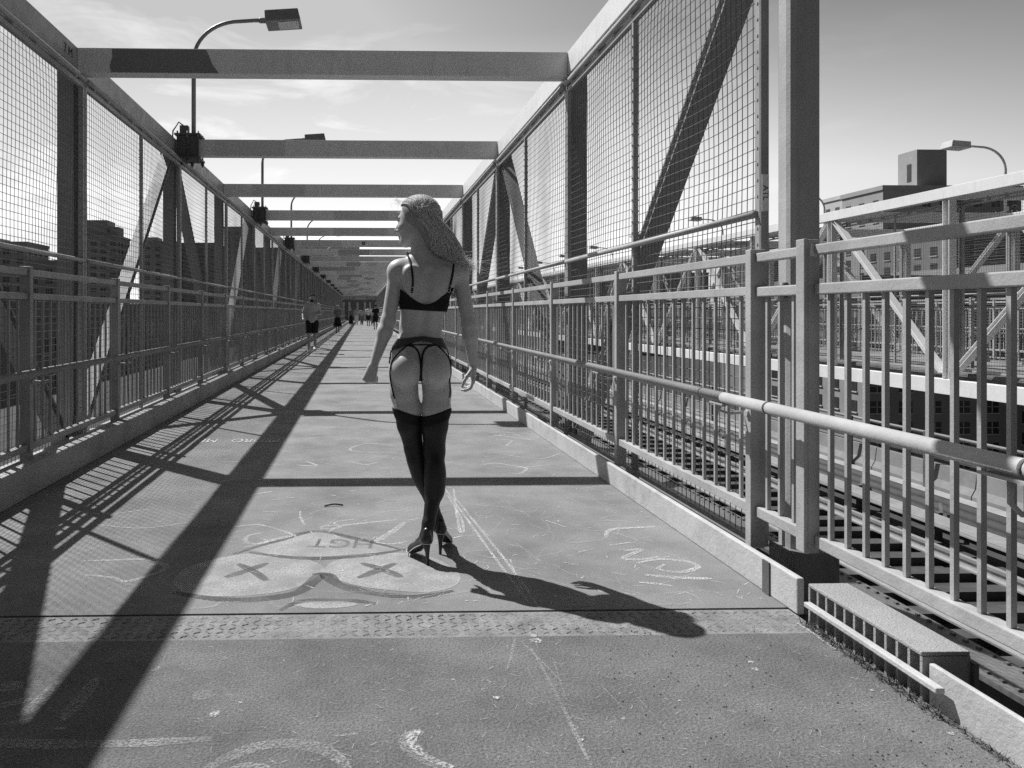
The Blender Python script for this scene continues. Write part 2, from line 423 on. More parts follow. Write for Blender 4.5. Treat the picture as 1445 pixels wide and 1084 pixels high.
# ---- overhead cross beams
BEAM_LAB = {-1: 'overhead cross beam framed into the thick end column, above the picture',
            0: 'nearest wide overhead cross beam with a dark repainted patch',
            1: 'overhead cross beam clamped by the nearest lamp bracket, second from the viewer',
            2: 'third overhead cross beam, its top edge just above the walking woman\'s hair',
            3: 'overhead cross beam clamped by the second lamp bracket, behind the woman\'s face'}
for k in range(-1, NB):
    y = Y0+S*k
    r_ = random.Random(k+50)
    x0, x1 = -2.649, 1.949
    if k in BEAM_LAB: lab = BEAM_LAB[k]
    else: lab = 'one of the far overhead cross beams stacked up in perspective down the walkway'
    t = thing('cross_beam', lab, 'beam', (0, y, CH0), 'overhead cross beams of the walkway')
    MB().box(x0, x1, y, y+0.15, 3.43, CH1-0.004).build('beam', M['paint'], t, bevel=0.005)
    if k == 0:
        mb = MB()
        pts = [(-2.33,3.655),(-1.46,3.655),(-1.43,3.60),(-1.40,3.52),(-1.34,3.437),(-2.335,3.437),(-2.35,3.50),(-2.325,3.58)]
        mb.add([(p[0], y-0.0025, p[1]) for p in pts] , [tuple(range(8))])
        mb.build('paint_patch', M['patch'], t)
    elif k > 0:
        for q in range(1 if k < 4 else 2):
            a = r_.uniform(x0+0.35, x1-1.6) if k > 2 else -2.1
            w = r_.uniform(0.5, 1.4) if k > 2 else 1.0
            MB().add([(a,y-0.0025-q*0.001,3.437),(a+w,y-0.0025-q*0.001,3.437),(a+w,y-0.0025-q*0.001,3.655),(a,y-0.0025-q*0.001,3.655)], [(0,1,2,3)]).build('paint_patch', M['patch_soft'] if k < 6 or r_.random() < 0.5 else M['patch_light'], t)
    if k == 5:
        mb = MB(); cx, cz = 0.05, 3.55
        mb.tube([(cx, y-0.012, cz), (cx, y+0.001, cz)], 0.06, 20)
        mb.build('ring_emblem', M['ink'], t)
        MB().tube([(cx, y-0.015, cz), (cx, y-0.011, cz)], 0.028, 16).build('ring_emblem', M['patch_light'], t)

# ---- wire mesh fences between railing and truss
def mesh_wires(mb, x, ya, yb, za, zb, bulge=0.0, seed=0, pitch=0.060, w=0.0046):
    ny = int((yb-ya)/pitch); nz = int((zb-za)/pitch)
    rr = random.Random(seed)
    ph = [rr.uniform(0, 6.28) for _ in range(6)]
    def dx(y, z):
        if not bulge: return 0.0
        u = (y-ya)/(yb-ya); v = (z-za)/(zb-za)
        e = (math.sin(math.pi*u)**0.6)*(math.sin(math.pi*v)**0.6)
        return bulge*e*(math.sin(2.4*u*math.pi+ph[0])+0.7*math.sin(3.1*v*math.pi+ph[1])+0.5*math.sin(5*u+4*v+ph[2]))
    def dj(y, z):
        return 0.35*dx(z-za+ya, y-ya+za) if bulge else 0.0
    def wire(p, q, seg):
        n = seg if bulge else 1
        pts = []
        for i in range(n+1):
            t = i/n; y = p[0]+(q[0]-p[0])*t; z = p[1]+(q[1]-p[1])*t
            pts.append((x+dx(y,z), y, z))
        vert = abs(q[1]-p[1]) > abs(q[0]-p[0])
        h = w/2
        vs, fs = [], []
        for (X, Y, Z) in pts:
            if vert: vs += [(X-h,Y,Z),(X,Y-h,Z),(X+h,Y,Z),(X,Y+h,Z)]
            else: vs += [(X-h,Y,Z),(X,Y,Z-h),(X+h,Y,Z),(X,Y,Z+h)]
        for i in range(n):
            for k in range(4):
                k2 = (k+1) % 4
                fs.append((i*4+k, i*4+k2, (i+1)*4+k2, (i+1)*4+k))
        mb.add(vs, fs)
    for i in range(1, ny):
        y = ya+(yb-ya)*i/ny; wire((y, za), (y, zb), 22)
    for j in range(1, nz):
        z = za+(zb-za)*j/nz; wire((ya, z), (yb, z), 24)
def fence(x, k0, k1, label, xo=0.0, bulges=()):
    t = thing('mesh_fence', label, 'fence', (x, Y0, 0))
    za, zb = 0.06, 3.30
    shared = None
    for k in range(k0, k1):
        ya, yb = Y0+S*k+0.03, Y0+S*(k+1)-0.03
        loc = (0, S*k, 0)
        if shared is None or k in bulges or k-1 in bulges and False:
            f = MB()
            y_a, y_b = Y0+0.03, Y0+S-0.03
            if k == -1 and 0 < x < 3: y_a += 0.23
            for y in (y_a, y_b): f.box(x-0.022, x+0.022, y-0.02, y+0.02, za, zb)
            ym = (y_a+y_b)/2; f.box(x-0.018, x+0.018, ym-0.015, ym+0.015, za, zb)
            for z in (za, zb): f.box(x-0.020, x+0.020, y_a+0.02, y_b-0.02, z-0.02, z+0.02)
            f.tube([(x-0.03 if x > 0 else x+0.03, y_a, 1.68), (x-0.03 if x > 0 else x+0.03, y_b, 1.68)], 0.019, 8)
            f.tube([(x-0.03 if x > 0 else x+0.03, y_a, zb+0.06), (x-0.03 if x > 0 else x+0.03, y_b, zb+0.06)], 0.024, 8)
            for i in range(9):
                yy = y_a+(i+0.5)*(y_b-y_a)/9
                f.box(x-0.034, x+0.034, yy-0.018, yy+0.018, zb+0.02, zb+0.095)
            for i in range(40):       # bolt heads of the perforated angle
                zz = za+0.06+i*(zb-za-0.1)/40
                for yy in (y_a, ym, y_b): f.box(x-0.026, x+0.026, yy-0.006, yy+0.006, zz-0.005, zz+0.005)
            wv = MB()
            for (p, q) in ((y_a+0.02, ym-0.015), (ym+0.015, y_b-0.02)):
                mesh_wires(wv, x, p, q, za+0.02, zb-0.02, bulge=0.016 if k in bulges else 0.0, seed=k*7+int(p*10)+(3 if x > 0 else 0))
            fo = f.build('panel_frame', M['frame'], t); wo = wv.build('wire_mesh', M['wire'], fo)
            wo.matrix_parent_inverse = Matrix()
            if k not in bulges: shared = (fo.data, wo.data)
            fo.matrix_parent_inverse = Matrix(); fo.location = Vector(loc)-Vector((x, Y0, 0))
        else:
            fo = link('panel_frame', shared[0], t); fo.matrix_parent_inverse = Matrix(); fo.location = Vector(loc)-Vector((x, Y0, 0))
            wo = link('wire_mesh', shared[1], fo); wo.matrix_parent_inverse = Matrix()
    return t
fence_r = fence(1.985-0.03, -1, NB-1, 'sunlit wire mesh fence in steel frames on the track side', bulges=(-1, 0, 1, 2, 3))
fence_l = fence(-2.60, -3, NB-1, 'backlit wire mesh fence in steel frames under the near street lamps', bulges=(-1, 0, 1, 2))
mb = MB().box(1.938, 1.972, 3.6565, 3.6595, 1.69, 1.87)
st = mb.build('sticker', M['sticker'], fence_r); st['label'] = 'striped sticker reading ATL on the fence end post'
MB().box(1.935, 1.975, 3.66, 3.72, 0.10, 3.46).build('end_post', M['rail_dark'], fence_r, bevel=0.004)
me = text_mesh('ATL', 0.042); me.materials.append(M['ink'])
o = link('lettering', me, st); o.matrix_parent_inverse = Matrix()
o.matrix_local = Matrix.Translation((1.955, 3.6555, 1.78)) @ Matrix(((0,1,0,0),(0,0,-1,0),(-1,0,0,0),(0,0,0,1)))
st.data.materials.clear(); st.data.materials.append(M['sticker'])

# ---- railings with pipe handrails
def railing(x, sgn, ya, yb, ys, label, hx, hz=0.80, pitch=0.134, zt=1.47, zm=1.30, zb=0.275, name='railing', bw=0.015, m=M['rail']):
    """ys: y of the posts; hx: x of the handrail; sgn: +1 when the walkway is on the -x side"""
    t = thing(name, label, 'railing', (x, ys[0], 0))
    for y in ys:
        MB().box(x-0.036, x+0.036, y-0.026, y+0.026, 0.10 if x > 0 else 0.16, zt+0.025).build('post', m, t, bevel=0.004)
    for nm, z, h, w in (('top_rail', zt-0.015, 0.042, 0.045), ('middle_rail', zm, 0.042, 0.045), ('bottom_rail', zb, 0.045, 0.045)):
        mb = MB()
        for y, y2 in zip(ys[:-1], ys[1:]): mb.box(x-w/2, x+w/2, y+0.0262, y2-0.0262, z-h/2, z+h/2)
        mb.build(nm, m, t, bevel=0.003)
    bars = []
    for y, y2 in zip(ys[:-1], ys[1:]):
        n = max(1, round((y2-y)/pitch))
        bars += [y+(y2-y)*i/n for i in range(1, n)]
    bars.sort()
    vis = [y for y in bars if y > 0.5][:100]
    bm_ = MB().box(x-bw/2, x+bw/2, -bw/2, bw/2, zb+0.0226, zm-0.0212)
    first = None
    for y in vis:
        if first is None: first = bm_.build('baluster', m, t); first.matrix_parent_inverse = Matrix(); o = first
        else: o = first.copy(); COL.objects.link(o)
        o.location = (-x, y-ys[0], 0)
    rest = [y for y in bars if y not in vis]
    if rest:
        mb = MB()
        for y in rest: mb.box(x-bw/2, x+bw/2, y-bw/2, y+bw/2, zb+0.0226, zm-0.0212)
        o = mb.build('baluster', m, t); o['kind'] = 'stuff'
    hr = MB().tube([(hx, ya, hz), (hx, yb, hz)], 0.0255, 16).build('handrail', m, t)
    mb = MB()
    y = ys[0]+0.27 if x > 0 else ys[0]
    for i, yy in enumerate(ys[::3]):
        mb.tube([(hx, yy+0.22, hz), (hx, yy+0.226, hz)], 0.0272, 16)
    mb.build('collar', M['kerb_dark'], hr)
    xe = x-sgn*0.036
    for y in ys:
        if y > 60: break
        mb = MB()
        mb.tube([(xe, y+0.045, hz-0.075), (hx-(hx-xe)*0.4, y+0.045, hz-0.08), (hx, y+0.045, hz-0.065), (hx, y+0.045, hz-0.02)], 0.007, 7)
        mb.box(hx-0.02, hx+0.02, y-0.02, y+0.11, hz-0.036, hz-0.028)
        mb.tube([(xe-sgn*0.012, y, hz-0.075), (xe, y, hz-0.075)], 0.017, 8)
        mb.build('bracket', m, t)
    return t
half = S/2
ys_r = [3.47+0.08+half*i for i in range(52)]
ys_l = [Y0+half*i for i in range(-6, 50)]
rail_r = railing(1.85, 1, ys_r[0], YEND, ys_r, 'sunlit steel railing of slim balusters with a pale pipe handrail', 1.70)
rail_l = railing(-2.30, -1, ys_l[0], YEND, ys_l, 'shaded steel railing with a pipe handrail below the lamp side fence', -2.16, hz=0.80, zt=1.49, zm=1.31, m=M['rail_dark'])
# nearer railing past the column, overlapping the first
t = thing('railing', 'nearest railing section, open bars with its own end post and sticker', 'railing', (1.86, 3.0, 0))
pst = MB().box(1.795, 1.812, 3.06, 3.12, 0.22, 1.50).box(1.812, 1.858, 3.06, 3.12, 0.22, 1.497).build('end_post', M['rail'], t, bevel=0.003)
mb = MB().add([(1.818,3.0585,1.43),(1.846,3.0585,1.425),(1.85,3.0585,1.475),(1.822,3.0585,1.48)], [(0,1,2,3)])
mb.build('sticker', M['sticker'], pst)
NYS = -1.6
for nm, z, h in (('top_rail', 1.455, 0.042), ('middle_rail', 1.295, 0.045), ('bottom_rail', 0.272, 0.05)):
    MB().box(1.835, 1.885, NYS, 3.055, z-h/2, z+h/2).build(nm, M['rail'], t, bevel=0.005)
    MB().box(1.835, 1.88, 3.125, 3.52, z-h/2, z+h/2).build(nm, M['rail'], t, bevel=0.005)
first = None
for i in range(44):
    y = 2.985-0.1055*i
    if y < NYS: break
    if first is None:
        first = MB().box(-0.009, 0.009, -0.008, 0.008, 0.298, 1.272).build('baluster', M['rail'], t); first.matrix_parent_inverse = Matrix(); o = first
    else: o = first.copy(); COL.objects.link(o)
    o.location = (0.0, y-3.0, 0)
for y in (3.24, 3.35, 3.455):
    o = first.copy(); COL.objects.link(o); o.location = (0, y-3.0, 0)
hr = MB().tube([(1.70, NYS, 0.80), (1.70, 3.55, 0.80)], 0.0255, 16).build('handrail', M['rail'], t)
cm = MB()
for yy in (3.15, 1.90): cm.tube([(1.70, yy, 0.80), (1.70, yy+0.012, 0.80)], 0.0272, 16)
cm.build('collar', M['kerb_dark'], hr)
bk = MB().tube([(1.70, 1.96, 0.76), (1.70, 1.96, 0.70), (1.73, 1.96, 0.67), (1.82, 1.96, 0.67)], 0.008, 8)
bk.box(1.675, 1.725, 1.88, 2.04, 0.762, 0.770).tube([(1.80, 1.95, 0.67), (1.80, 1.90, 0.67)], 0.02, 10)
bk.box(1.78, 1.82, 1.9, 1.93, 0.65, 0.73)
bk.build('bracket', M['rail'], t)

# ---- drain box at the kerb
t = thing('drain_box', 'cast iron drain box with slotted side and flat top at the kerb', 'drain', (1.8, 2.6, 0))
sy0, sy1 = 2.315, 2.915
MB().box(KR, KR+0.155, sy0, sy1, 0.138, 0.152).build('lid', M['scupper'], t, bevel=0.004)
mb = MB().box(KR+0.149, KR+0.155, sy0, sy1, -0.03, 0.1375)
for i in range(12):
    y = sy0+0.004+(sy1-sy0-0.008)*i/11
    mb.box(KR+0.002, KR+0.148, y-0.0055, y+0.0055, -0.03, 0.1375)
mb.box(KR+0.002, KR+0.149, sy0, sy1, -0.045, -0.031)
mb.build('slotted_side', M['scupper'], t)
MB().box(KR-0.030, KR-0.002, 2.215, 2.895, 0.070, 0.089).build('guard_bar', M['kerb'], t, bevel=0.004)
mb = MB().box(KR+0.155, KR+0.17, 2.30, 2.98, -0.3, 0.12)
mb.build('back_plate', M['iron'], t)

# ---- street lamps on the trusses
def lamp(x, y, sgn, label, m, group):
    """sgn: the side towards which the arm reaches"""
    t = thing('street_lamp', label, 'street lamp', (x, y, 0), group)
    def P(u, v, z): return (x+sgn*u, y+v, z)
    def bx(mb, u0, u1, v0, v1, z0, z1):
        a, b = sorted((x+sgn*u0, x+sgn*u1)); mb.box(a, b, y+v0, y+v1, z0, z1)
    pts = [P(0,0,3.74), P(0,0,4.80)]
    for i in range(1, 13):
        a = math.pi/2*i/12
        pts.append(P(0.66*(1-math.cos(a)), 0, 4.80+0.56*math.sin(a)))
    pts += [P(0.85,0,5.375), P(0.98,0,5.375)]
    MB().tube(pts, [0.032]*2+[0.028]*(len(pts)-2), 12).build('pole', m, t)
    br = MB()
    bx(br, -0.24, 0.12, -0.16, 0.20, 3.70, 3.725); bx(br, -0.24, 0.12, -0.16, 0.20, 3.365, 3.39)
    for u in (-0.20, -0.06, 0.09):
        for v in (-0.13, 0.18): br.tube([P(u, v, 3.30), P(u, v, 3.76)], 0.012, 6); br.tube([P(u, v, 3.325), P(u, v, 3.365)], 0.024, 6)
    bx(br, -0.19, 0.095, -0.105, -0.095, 3.39, 3.70); bx(br, -0.19, -0.175, -0.15, -0.105, 3.39, 3.70); bx(br, -0.055, -0.04, -0.15, -0.105, 3.39, 3.70)
    bx(br, -0.05, 0.05, -0.05, 0.05, 3.725, 3.75)
    br.build('bracket', M['iron'], t)
    jb = MB(); bx(jb, -0.19, -0.07, -0.05, 0.06, 3.7255, 3.86); jb.build('junction_box', M['iron'], t, bevel=0.008)
    MB().tube([P(-0.13,-0.03,3.85), P(-0.2,-0.06,3.90), P(-0.255,-0.16,3.75), P(-0.27,-0.17,3.45), P(-0.25,-0.12,3.2)], 0.011, 8).build('cable', M['iron'], t)
    hd = MB()
    c_, s_ = math.cos(R(4)), math.sin(R(4))
    def H(u, v, z): return P(1.03+u*c_-z*s_, v, 5.375+u*s_+z*c_)
    a = [(0,-.20,-.085),(.50,-.20,-.085),(.50,.20,-.085),(0,.20,-.085),(.0,-.18,.085),(.47,-.18,.085),(.47,.18,.085),(0,.18,.085)]
    fs = [(3,2,1,0),(4,5,6,7),(0,1,5,4),(1,2,6,5),(2,3,7,6),(3,0,4,7)]
    if sgn < 0: fs = [tuple(reversed(f)) for f in fs]
    hd.add([H(*p) for p in a], fs)
    hd.tube([P(0.93,0,5.375), H(0.01,0,0)], 0.042, 10)
    h = hd.build('lamp_head', m, t, bevel=0.012)
    ln = MB(); fl = [(0,1,2,3)]
    if sgn > 0: fl = [(3,2,1,0)]
    ln.add([H(.17,-.15,-.089), H(.46,-.15,-.089), H(.46,.15,-.089), H(.17,.15,-.089)], fl)
    ln.build('lens', M['lens'], h)
    return t
LL = ['nearest street lamp, large lamp head above the widest beam', 'second street lamp, half hidden behind the second beam', 'third street lamp, only its arm and the top of its head show between beams']
for i, k in enumerate(range(1, NB-2, 2)):
    lab = LL[i] if i < 3 else 'small far street lamp clamped to the shaded chord behind the beams'
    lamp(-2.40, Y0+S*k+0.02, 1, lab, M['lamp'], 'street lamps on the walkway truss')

# ---- the matching walkway on the other side of the tracks
FX = 11.5
structure(MB().box(FX+0.4, FX+4.2, -2, YEND+30, -0.28, 0.0).build('walkway', M['deck']), 'deck of the far walkway across the tracks')
truss(FX, 1, 0, NB-1, 'pale truss of the far walkway, its bright chords facing the tracks', gus=False)
truss(FX+4.6, 1, 0, NB-1, 'outer truss of the far walkway seen through two layers of mesh', gus=False)
fence(FX+0.30, 0, NB-1, 'wire mesh fence of the far walkway on its track side')
fence(FX+4.5, 0, NB-1, 'outer wire mesh fence of the far walkway')
ysf = [Y0+half*i for i in range(0, 48)]
railing(FX+0.5, 1, ysf[0], YEND, ysf, 'railing of the far walkway on its track side', FX+0.62)
railing(FX+4.15, 1, ysf[0], YEND, ysf, 'outer railing of the far walkway', FX+4.0)
for k in range(0, NB):
    y = Y0+S*k
    tg = tag(MB().box(FX+0.171, FX+4.599, y, y+0.15, 3.43, CH1-0.004).build('cross_beam', M['paint'], bevel=0.005),
        'overhead cross beam of the far walkway beyond the tracks', 'beam', 'overhead beams of the far walkway')
FL = {3: 'pale street lamp on the far walkway beside the tall brick rooftop tower', 5: 'street lamp of the far walkway whose arm curves out behind the thick column',
      7: 'far walkway street lamp seen through the sunlit wire mesh'}
for k in range(1, 20, 2):
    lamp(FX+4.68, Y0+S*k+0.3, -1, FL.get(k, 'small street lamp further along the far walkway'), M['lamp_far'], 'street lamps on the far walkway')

# ---- tracks between the two walkways
TZ = -2.0
structure(MB().box(2.7, 9.7, 0, YEND+60, TZ-0.4, TZ-0.15).build('track_bed', M['bed']), 'dark bed of the railway tracks')
t = thing('girder', 'riveted steel girder running below the railing beside the tracks', 'girder', (3.2, 2, -0.6))
mb = MB().box(3.06, 3.32, 0.5, YEND, -0.62, -0.59).box(3.18, 3.20, 0.5, YEND, -2.0, -0.62)
for i in range(230):
    y = 2.0+i*0.09
    for x in (3.10, 3.28): mb.box(x-0.010, x+0.010, y-0.010, y+0.010, -0.5899, -0.578)
mb.build('beam', M['girder'], t)
for i in range(16):
    y = 2.3+i*S/4
    tag(MB().box(2.0, 3.0, y-0.12, y+0.12, -0.80, -0.64).build('cross_tie', M['girder']), 'short cross tie between the walkway and the riveted girder', 'tie', 'cross ties under the railing')
def rail_pair(x, label):
    t = thing('railway_track', label, 'railway track', (x, 10, TZ))
    for sx in (-0.72, 0.72):
        mb = MB().box(x+sx-0.036, x+sx+0.036, 0.5, YEND+50, TZ+0.06, TZ+0.10).box(x+sx-0.012, x+sx+0.012, 0.5, YEND+50, TZ-0.03, TZ+0.06).box(x+sx-0.07, x+sx+0.07, 0.5, YEND+50, TZ-0.05, TZ-0.03)
        mb.build('rail', M['railtop'], t)
    tm = MB().box(x-1.25, x+1.25, -0.11, 0.11, TZ-0.149, TZ-0.051)
    f_ = None
    for i in range(90):
        y = 2+i*0.62
        if f_ is None: f_ = tm.build('tie', M['tie'], t); f_.matrix_parent_inverse = Matrix(); o = f_
        else: o = f_.copy(); COL.objects.link(o)
        o.location = (-x, y-10, -TZ)
    return t
rail_pair(4.35, 'nearer railway track on timber ties below the railing')
rail_pair(6.95, 'farther railway track on timber ties beside the ribbed cover')
t = thing('third_rail', 'pale ribbed protective board over the third rail', 'third rail', (8.2, 10, TZ))
mb = MB()
for i in range(9):
    x = 8.06+i*0.042
    mb.box(x, x+0.026, 0.5, YEND+50, TZ+0.22, TZ+0.246)
mb.box(8.05, 8.44, 0.5, YEND+50, TZ+0.195, TZ+0.2195)
mb.build('cover_board', M['cover'], t)
mb = MB()
for i in range(60):
    y = 2+i*1.8; mb.box(8.46, 8.52, y, y+0.08, TZ-0.15, TZ+0.26).bar((8.5,y,TZ+0.24),(8.75,y+0.35,TZ+0.3),0.04,0.04)
mb.build('bracket', M['iron'], t)
PL = ['dark service pipe next to the ribbed third rail board', 'middle dark service pipe along the tracks', 'dark service pipe next to the concrete ledge']
for i, x in enumerate((8.85, 9.2, 9.55)):
    tag(MB().tube([(x, 0.5, TZ+0.05), (x, YEND+50, TZ+0.05)], 0.11, 12).build('service_pipe', M['iron']), PL[i], 'pipe')
structure(MB().box(9.78, 10.16, 0, YEND+60, TZ-0.4, TZ+0.06).box(9.70, 9.78, 0, YEND+60, TZ-0.4, TZ+0.0).build('ledge', M['cover']), 'pale concrete ledge beside the tracks')
t = thing('traffic_barrier', 'pale concrete traffic barrier between tracks and road', 'barrier', (10.3, 10, TZ))
mb = MB()
for i in range(44):
    y = i*2.5
    pr = [(10.17,TZ+0.0),(10.17,TZ+0.12),(10.24,TZ+0.24),(10.27,TZ+0.50),(10.42,TZ+0.50),(10.42,TZ+0.0)]
    n = len(pr); vs = [(p[0], y+0.012, p[1]) for p in pr]+[(p[0], y+2.488, p[1]) for p in pr]
    mb.add(vs, [tuple(reversed(range(n))), tuple(range(n, 2*n))]+[((k+1)%n, k, k+n, (k+1)%n+n) for k in range(n)][::1])
bo = mb.build('block', M['concrete'], t)
mb = MB().tube([(10.2, 0, TZ+1.03), (10.2, YEND+20, TZ+1.03)], 0.03, 8)
mb2 = MB().tube([(10.34, 0, TZ+0.62), (10.34, YEND+20, TZ+0.62)], 0.05, 8)
mb.build('top_pipe', M['rail'], t); mb2.build('lower_pipe', M['rail'], t)
for i in range(30):
    y = 3.0+i*2.1
    MB().box(10.115, 10.165, y-0.03, y+0.03, TZ+0.061, TZ+1.06).build('post', M['iron'], t)
structure(MB().box(10.42, 11.6, 0, YEND+200, TZ-0.4, TZ-0.05).build('road', M['road']), 'roadway beyond the traffic barrier')
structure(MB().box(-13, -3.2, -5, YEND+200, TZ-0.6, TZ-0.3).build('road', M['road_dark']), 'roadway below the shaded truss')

# ---- portal at the far end
structure(MB().box(-6, 6, YEND+9, YEND+9.4, 0, 3.2).build('wall', M['iron']), 'dark wall beyond the portal')
t = thing('portal', 'dark portal frame closing the far end of the walkway', 'portal', (0, YEND+3, 0))
for x in (-2.5, -1.7, -0.6, 0.4, 1.1, 1.9): MB().box(x-0.13, x+0.13, YEND+3, YEND+3.4, 0, 2.6).build('column', M['paint_mid'], t)
MB().box(-2.8, 2.3, YEND+3.05, YEND+3.55, 2.6, 2.9).build('lintel', M['iron'], t)
MB().box(-2.8, 2.3, YEND+3.65, YEND+3.8, 2.9, 4.2).build('panel', M['paint_mid'], t)
MB().box(-0.9, 0.5, YEND+3.55, YEND+3.64, 2.95, 3.2).build('sign_panel', M['white_cloth'], t)
# ------------------------------------------------------------------ buildings
def building(label, x0, x1, y0, y1, z1, m, win=(1.6, 1.5, 3.2, 3.0), faces=('front',), top=None, group=None, z0=-25, zmin=None, cat='building', sills=False):
    """faces: front = towards -y, side = towards the bridge (-x or +x)"""
    t = thing('apartment_building', label, cat, ((x0+x1)/2, y0, z0), group)
    wl = MB().box(x0, x1, y0, y1, z0, z1).box(x0-0.25, x1+0.25, y0-0.25, y1+0.25, z1, z1+0.9).build('wall', m, t)
    ww, wh, px, pz = win
    spots = []
    zlow = zmin if zmin is not None else z0+4
    nz = int((z1-1.2-zlow)/pz)
    for fc in faces:
        if fc == 'front':
            n = max(1, int((x1-x0-1)/px))
            for j in range(nz):
                for i in range(n):
                    spots.append((x0+(x1-x0)*(i+0.5)/n, y0, z1-1.8-j*pz, 0))
        else:
            xs = x0 if x0 > 0 else x1
            n = max(1, int((y1-y0-1)/px))
            for j in range(nz):
                for i in range(n):
                    spots.append((xs, y0+(y1-y0)*(i+0.5)/n, z1-1.8-j*pz, 1 if x0 > 0 else -1))
    spots.sort(key=lambda s: -s[2])
    def add(mb, fr, s):
        x, y, z, d = s; a = ww/2; zt, zb = z, z-wh
        if d == 0:
            mb.box(x-a, x+a, y-0.06, y+0.1, zb, zt)
            fr.box(x-a-0.1, x+a+0.1, y-0.16, y+0.1, zb-0.14, zb-0.002).box(x-0.05, x+0.05, y-0.10, y-0.062, zb, zt).box(x-a, x+a, y-0.10, y-0.062, zb+wh*0.5, zb+wh*0.5+0.08)
        else:
            xa, xb = (x-0.06, x+0.1) if d > 0 else (x-0.1, x+0.06)
            mb.box(xa, xb, y-a, y+a, zb, zt)
            xa, xb = (x-0.16, x+0.1) if d > 0 else (x-0.1, x+0.16)
            fr.box(xa, xb, y-a-0.1, y+a+0.1, zb-0.14, zb-0.002)
    for s in spots[:60]:
        mb, fr = MB(), MB(); add(mb, fr, s)
        w_ = mb.build('window', M['glass'], t); fr.build('sill', M['winframe'], w_)
    if spots[60:]:
        mb, fr = MB(), MB()
        for s in spots[60:]: add(mb, fr, s)
        w_ = mb.build('window', M['glass'], t); w_['kind'] = 'stuff'
        fr.build('sill', M['winframe'], w_)
    if top:
        for (a, b, c, d, h) in top: MB().box(a, b, c, d, z1+0.9, h).build('rooftop_block', m, t)
    return t
def bx_px(a, b, y): return tuple(y*math.tan(math.atan((p-PX)/F)+YAW) for p in (a, b))
def zt_px(py, y, px=511):
    x = y*math.tan(math.atan((px-PX)/F)+YAW)
    return CAMH+(441-py)/F*(y*math.cos(YAW)+x*math.sin(YAW))
# towers seen through the shaded mesh
Yd = 300
x0, x1 = bx_px(112, 166, Yd)
building('tall banded apartment tower with a stepped roof block seen through the shaded mesh', x0, x1, Yd, Yd+16, zt_px(336, Yd), M['brick_pale'], faces=('front','side'), win=(2.0,1.5,3.1,3.0), zmin=-8,
         top=[(x0-2, x0+10, Yd+2, Yd+12, zt_px(311, Yd)), (x0+10.5, x0+14, Yd+3, Yd+10, zt_px(320, Yd))])
for (a, b, py, yd, lab) in ((-40, 38, 346, 260, 'low dark apartment block at the picture edge behind the shaded mesh'),
                            (38, 80, 372, 240, 'lowest dark block beside the banded tower'),
                            (200, 246, 344, 330, 'dark slab with a raised left corner seen between two truss verticals'),
                            (248, 306, 346, 340, 'dark slab behind the sloping truss member at the second lamp'),
                            (316, 352, 323, 380, 'taller dark tower just before the fence closes up'),
                            (360, 410, 352, 420, 'dark distant slab partly hidden by the clamp brackets')):
    x0, x1 = bx_px(a, b, yd)
    tp_ = [(x0+1, x0+(x1-x0)*0.45, yd+2, yd+10, zt_px(py-9, yd))] if lab.startswith(('dark slab with', 'low dark')) else None
    building(lab, x0, x1, yd, yd+18, zt_px(py, yd), M['brick_pale'], faces=('front','side'), win=(2.0,1.6,3.6,3.1), zmin=-6, top=tp_)
# nearer blocks whose roofs stay below the railing
for (xa, xb, ya, yb, z1, lab) in ((-48, -26, 16, 44, -0.4, 'nearest low brick block below the shaded railing'),
                                  (-50, -30, 52, 88, 0.6, 'middle low brick block below the shaded railing'),
                                  (-52, -32, 98, 150, 1.5, 'farthest low brick block below the shaded railing')):
    building(lab, xa, xb, ya, yb, z1, M['brick_dark'], faces=('side',), win=(1.5,1.6,3.0,3.0), zmin=-18)
# far ahead, above the stacked beams
x0, x1 = bx_px(398, 507, 700)
building('long pale rooftop far ahead above the stacked beams', x0, x1, 700, 730, zt_px(349, 700), M['white_facade'], faces=('front',), win=(3,2,5,4), zmin=20,
         top=[(x0+18, x0+26, 705, 715, zt_px(339, 700)), (x0+42, x0+50, 705, 715, zt_px(340, 700))])
# track side
Yb = 95.0
building('dark brick apartment house seen under the far walkway, sunlit on its edge', 63.2, 81.8, Yb, Yb+26, -1.0+6.0, M['brick'], faces=('front','side'), win=(1.7,1.5,3.4,2.65), zmin=-22)
building('dark brick apartment house cut by the right picture edge under the far walkway', 82.8, 105, Yb-4, Yb+22, 6.5, M['brick'], faces=('front','side'), win=(1.7,1.5,3.4,2.65), zmin=-22)
Yc = 150.0
x0, x1 = bx_px(1246, 1345, Yc)
building('brick apartment house with a tall plain rooftop tower beside the pale lamp', x0, x1+14, Yc, Yc+13, zt_px(268, Yc, 1250), M['brick_pale'], faces=('front','side'), win=(1.6,1.6,3.2,2.9), zmin=2)
Yt = 152.0
x0t, x1t = bx_px(1294, 1336, Yt)
tw = thing('rooftop_tower', 'tall plain brick rooftop tower with one small louvre, highest on the skyline', 'tower', (x0t, Yt, 20))
MB().box(x0t, x1t, Yt, Yt+5.5, 20, zt_px(211, Yt, 1300)).build('wall', M['brick_pale'], tw)
MB().box(x0t-0.06, x0t+0.1, Yt+1.6, Yt+2.8, 28.0, 31.6).build('louvre', M['glass'], tw)
MB().box(x0t-0.5, x0t-0.001, Yt+1.0, Yt+1.5, 24.4, 25.2).box(x0t-0.5, x0t-0.001, Yt+3.0, Yt+3.5, 24.4, 25.2).build('vent', M['winframe'], tw)
x0, x1 = bx_px(1217, 1242, 175)
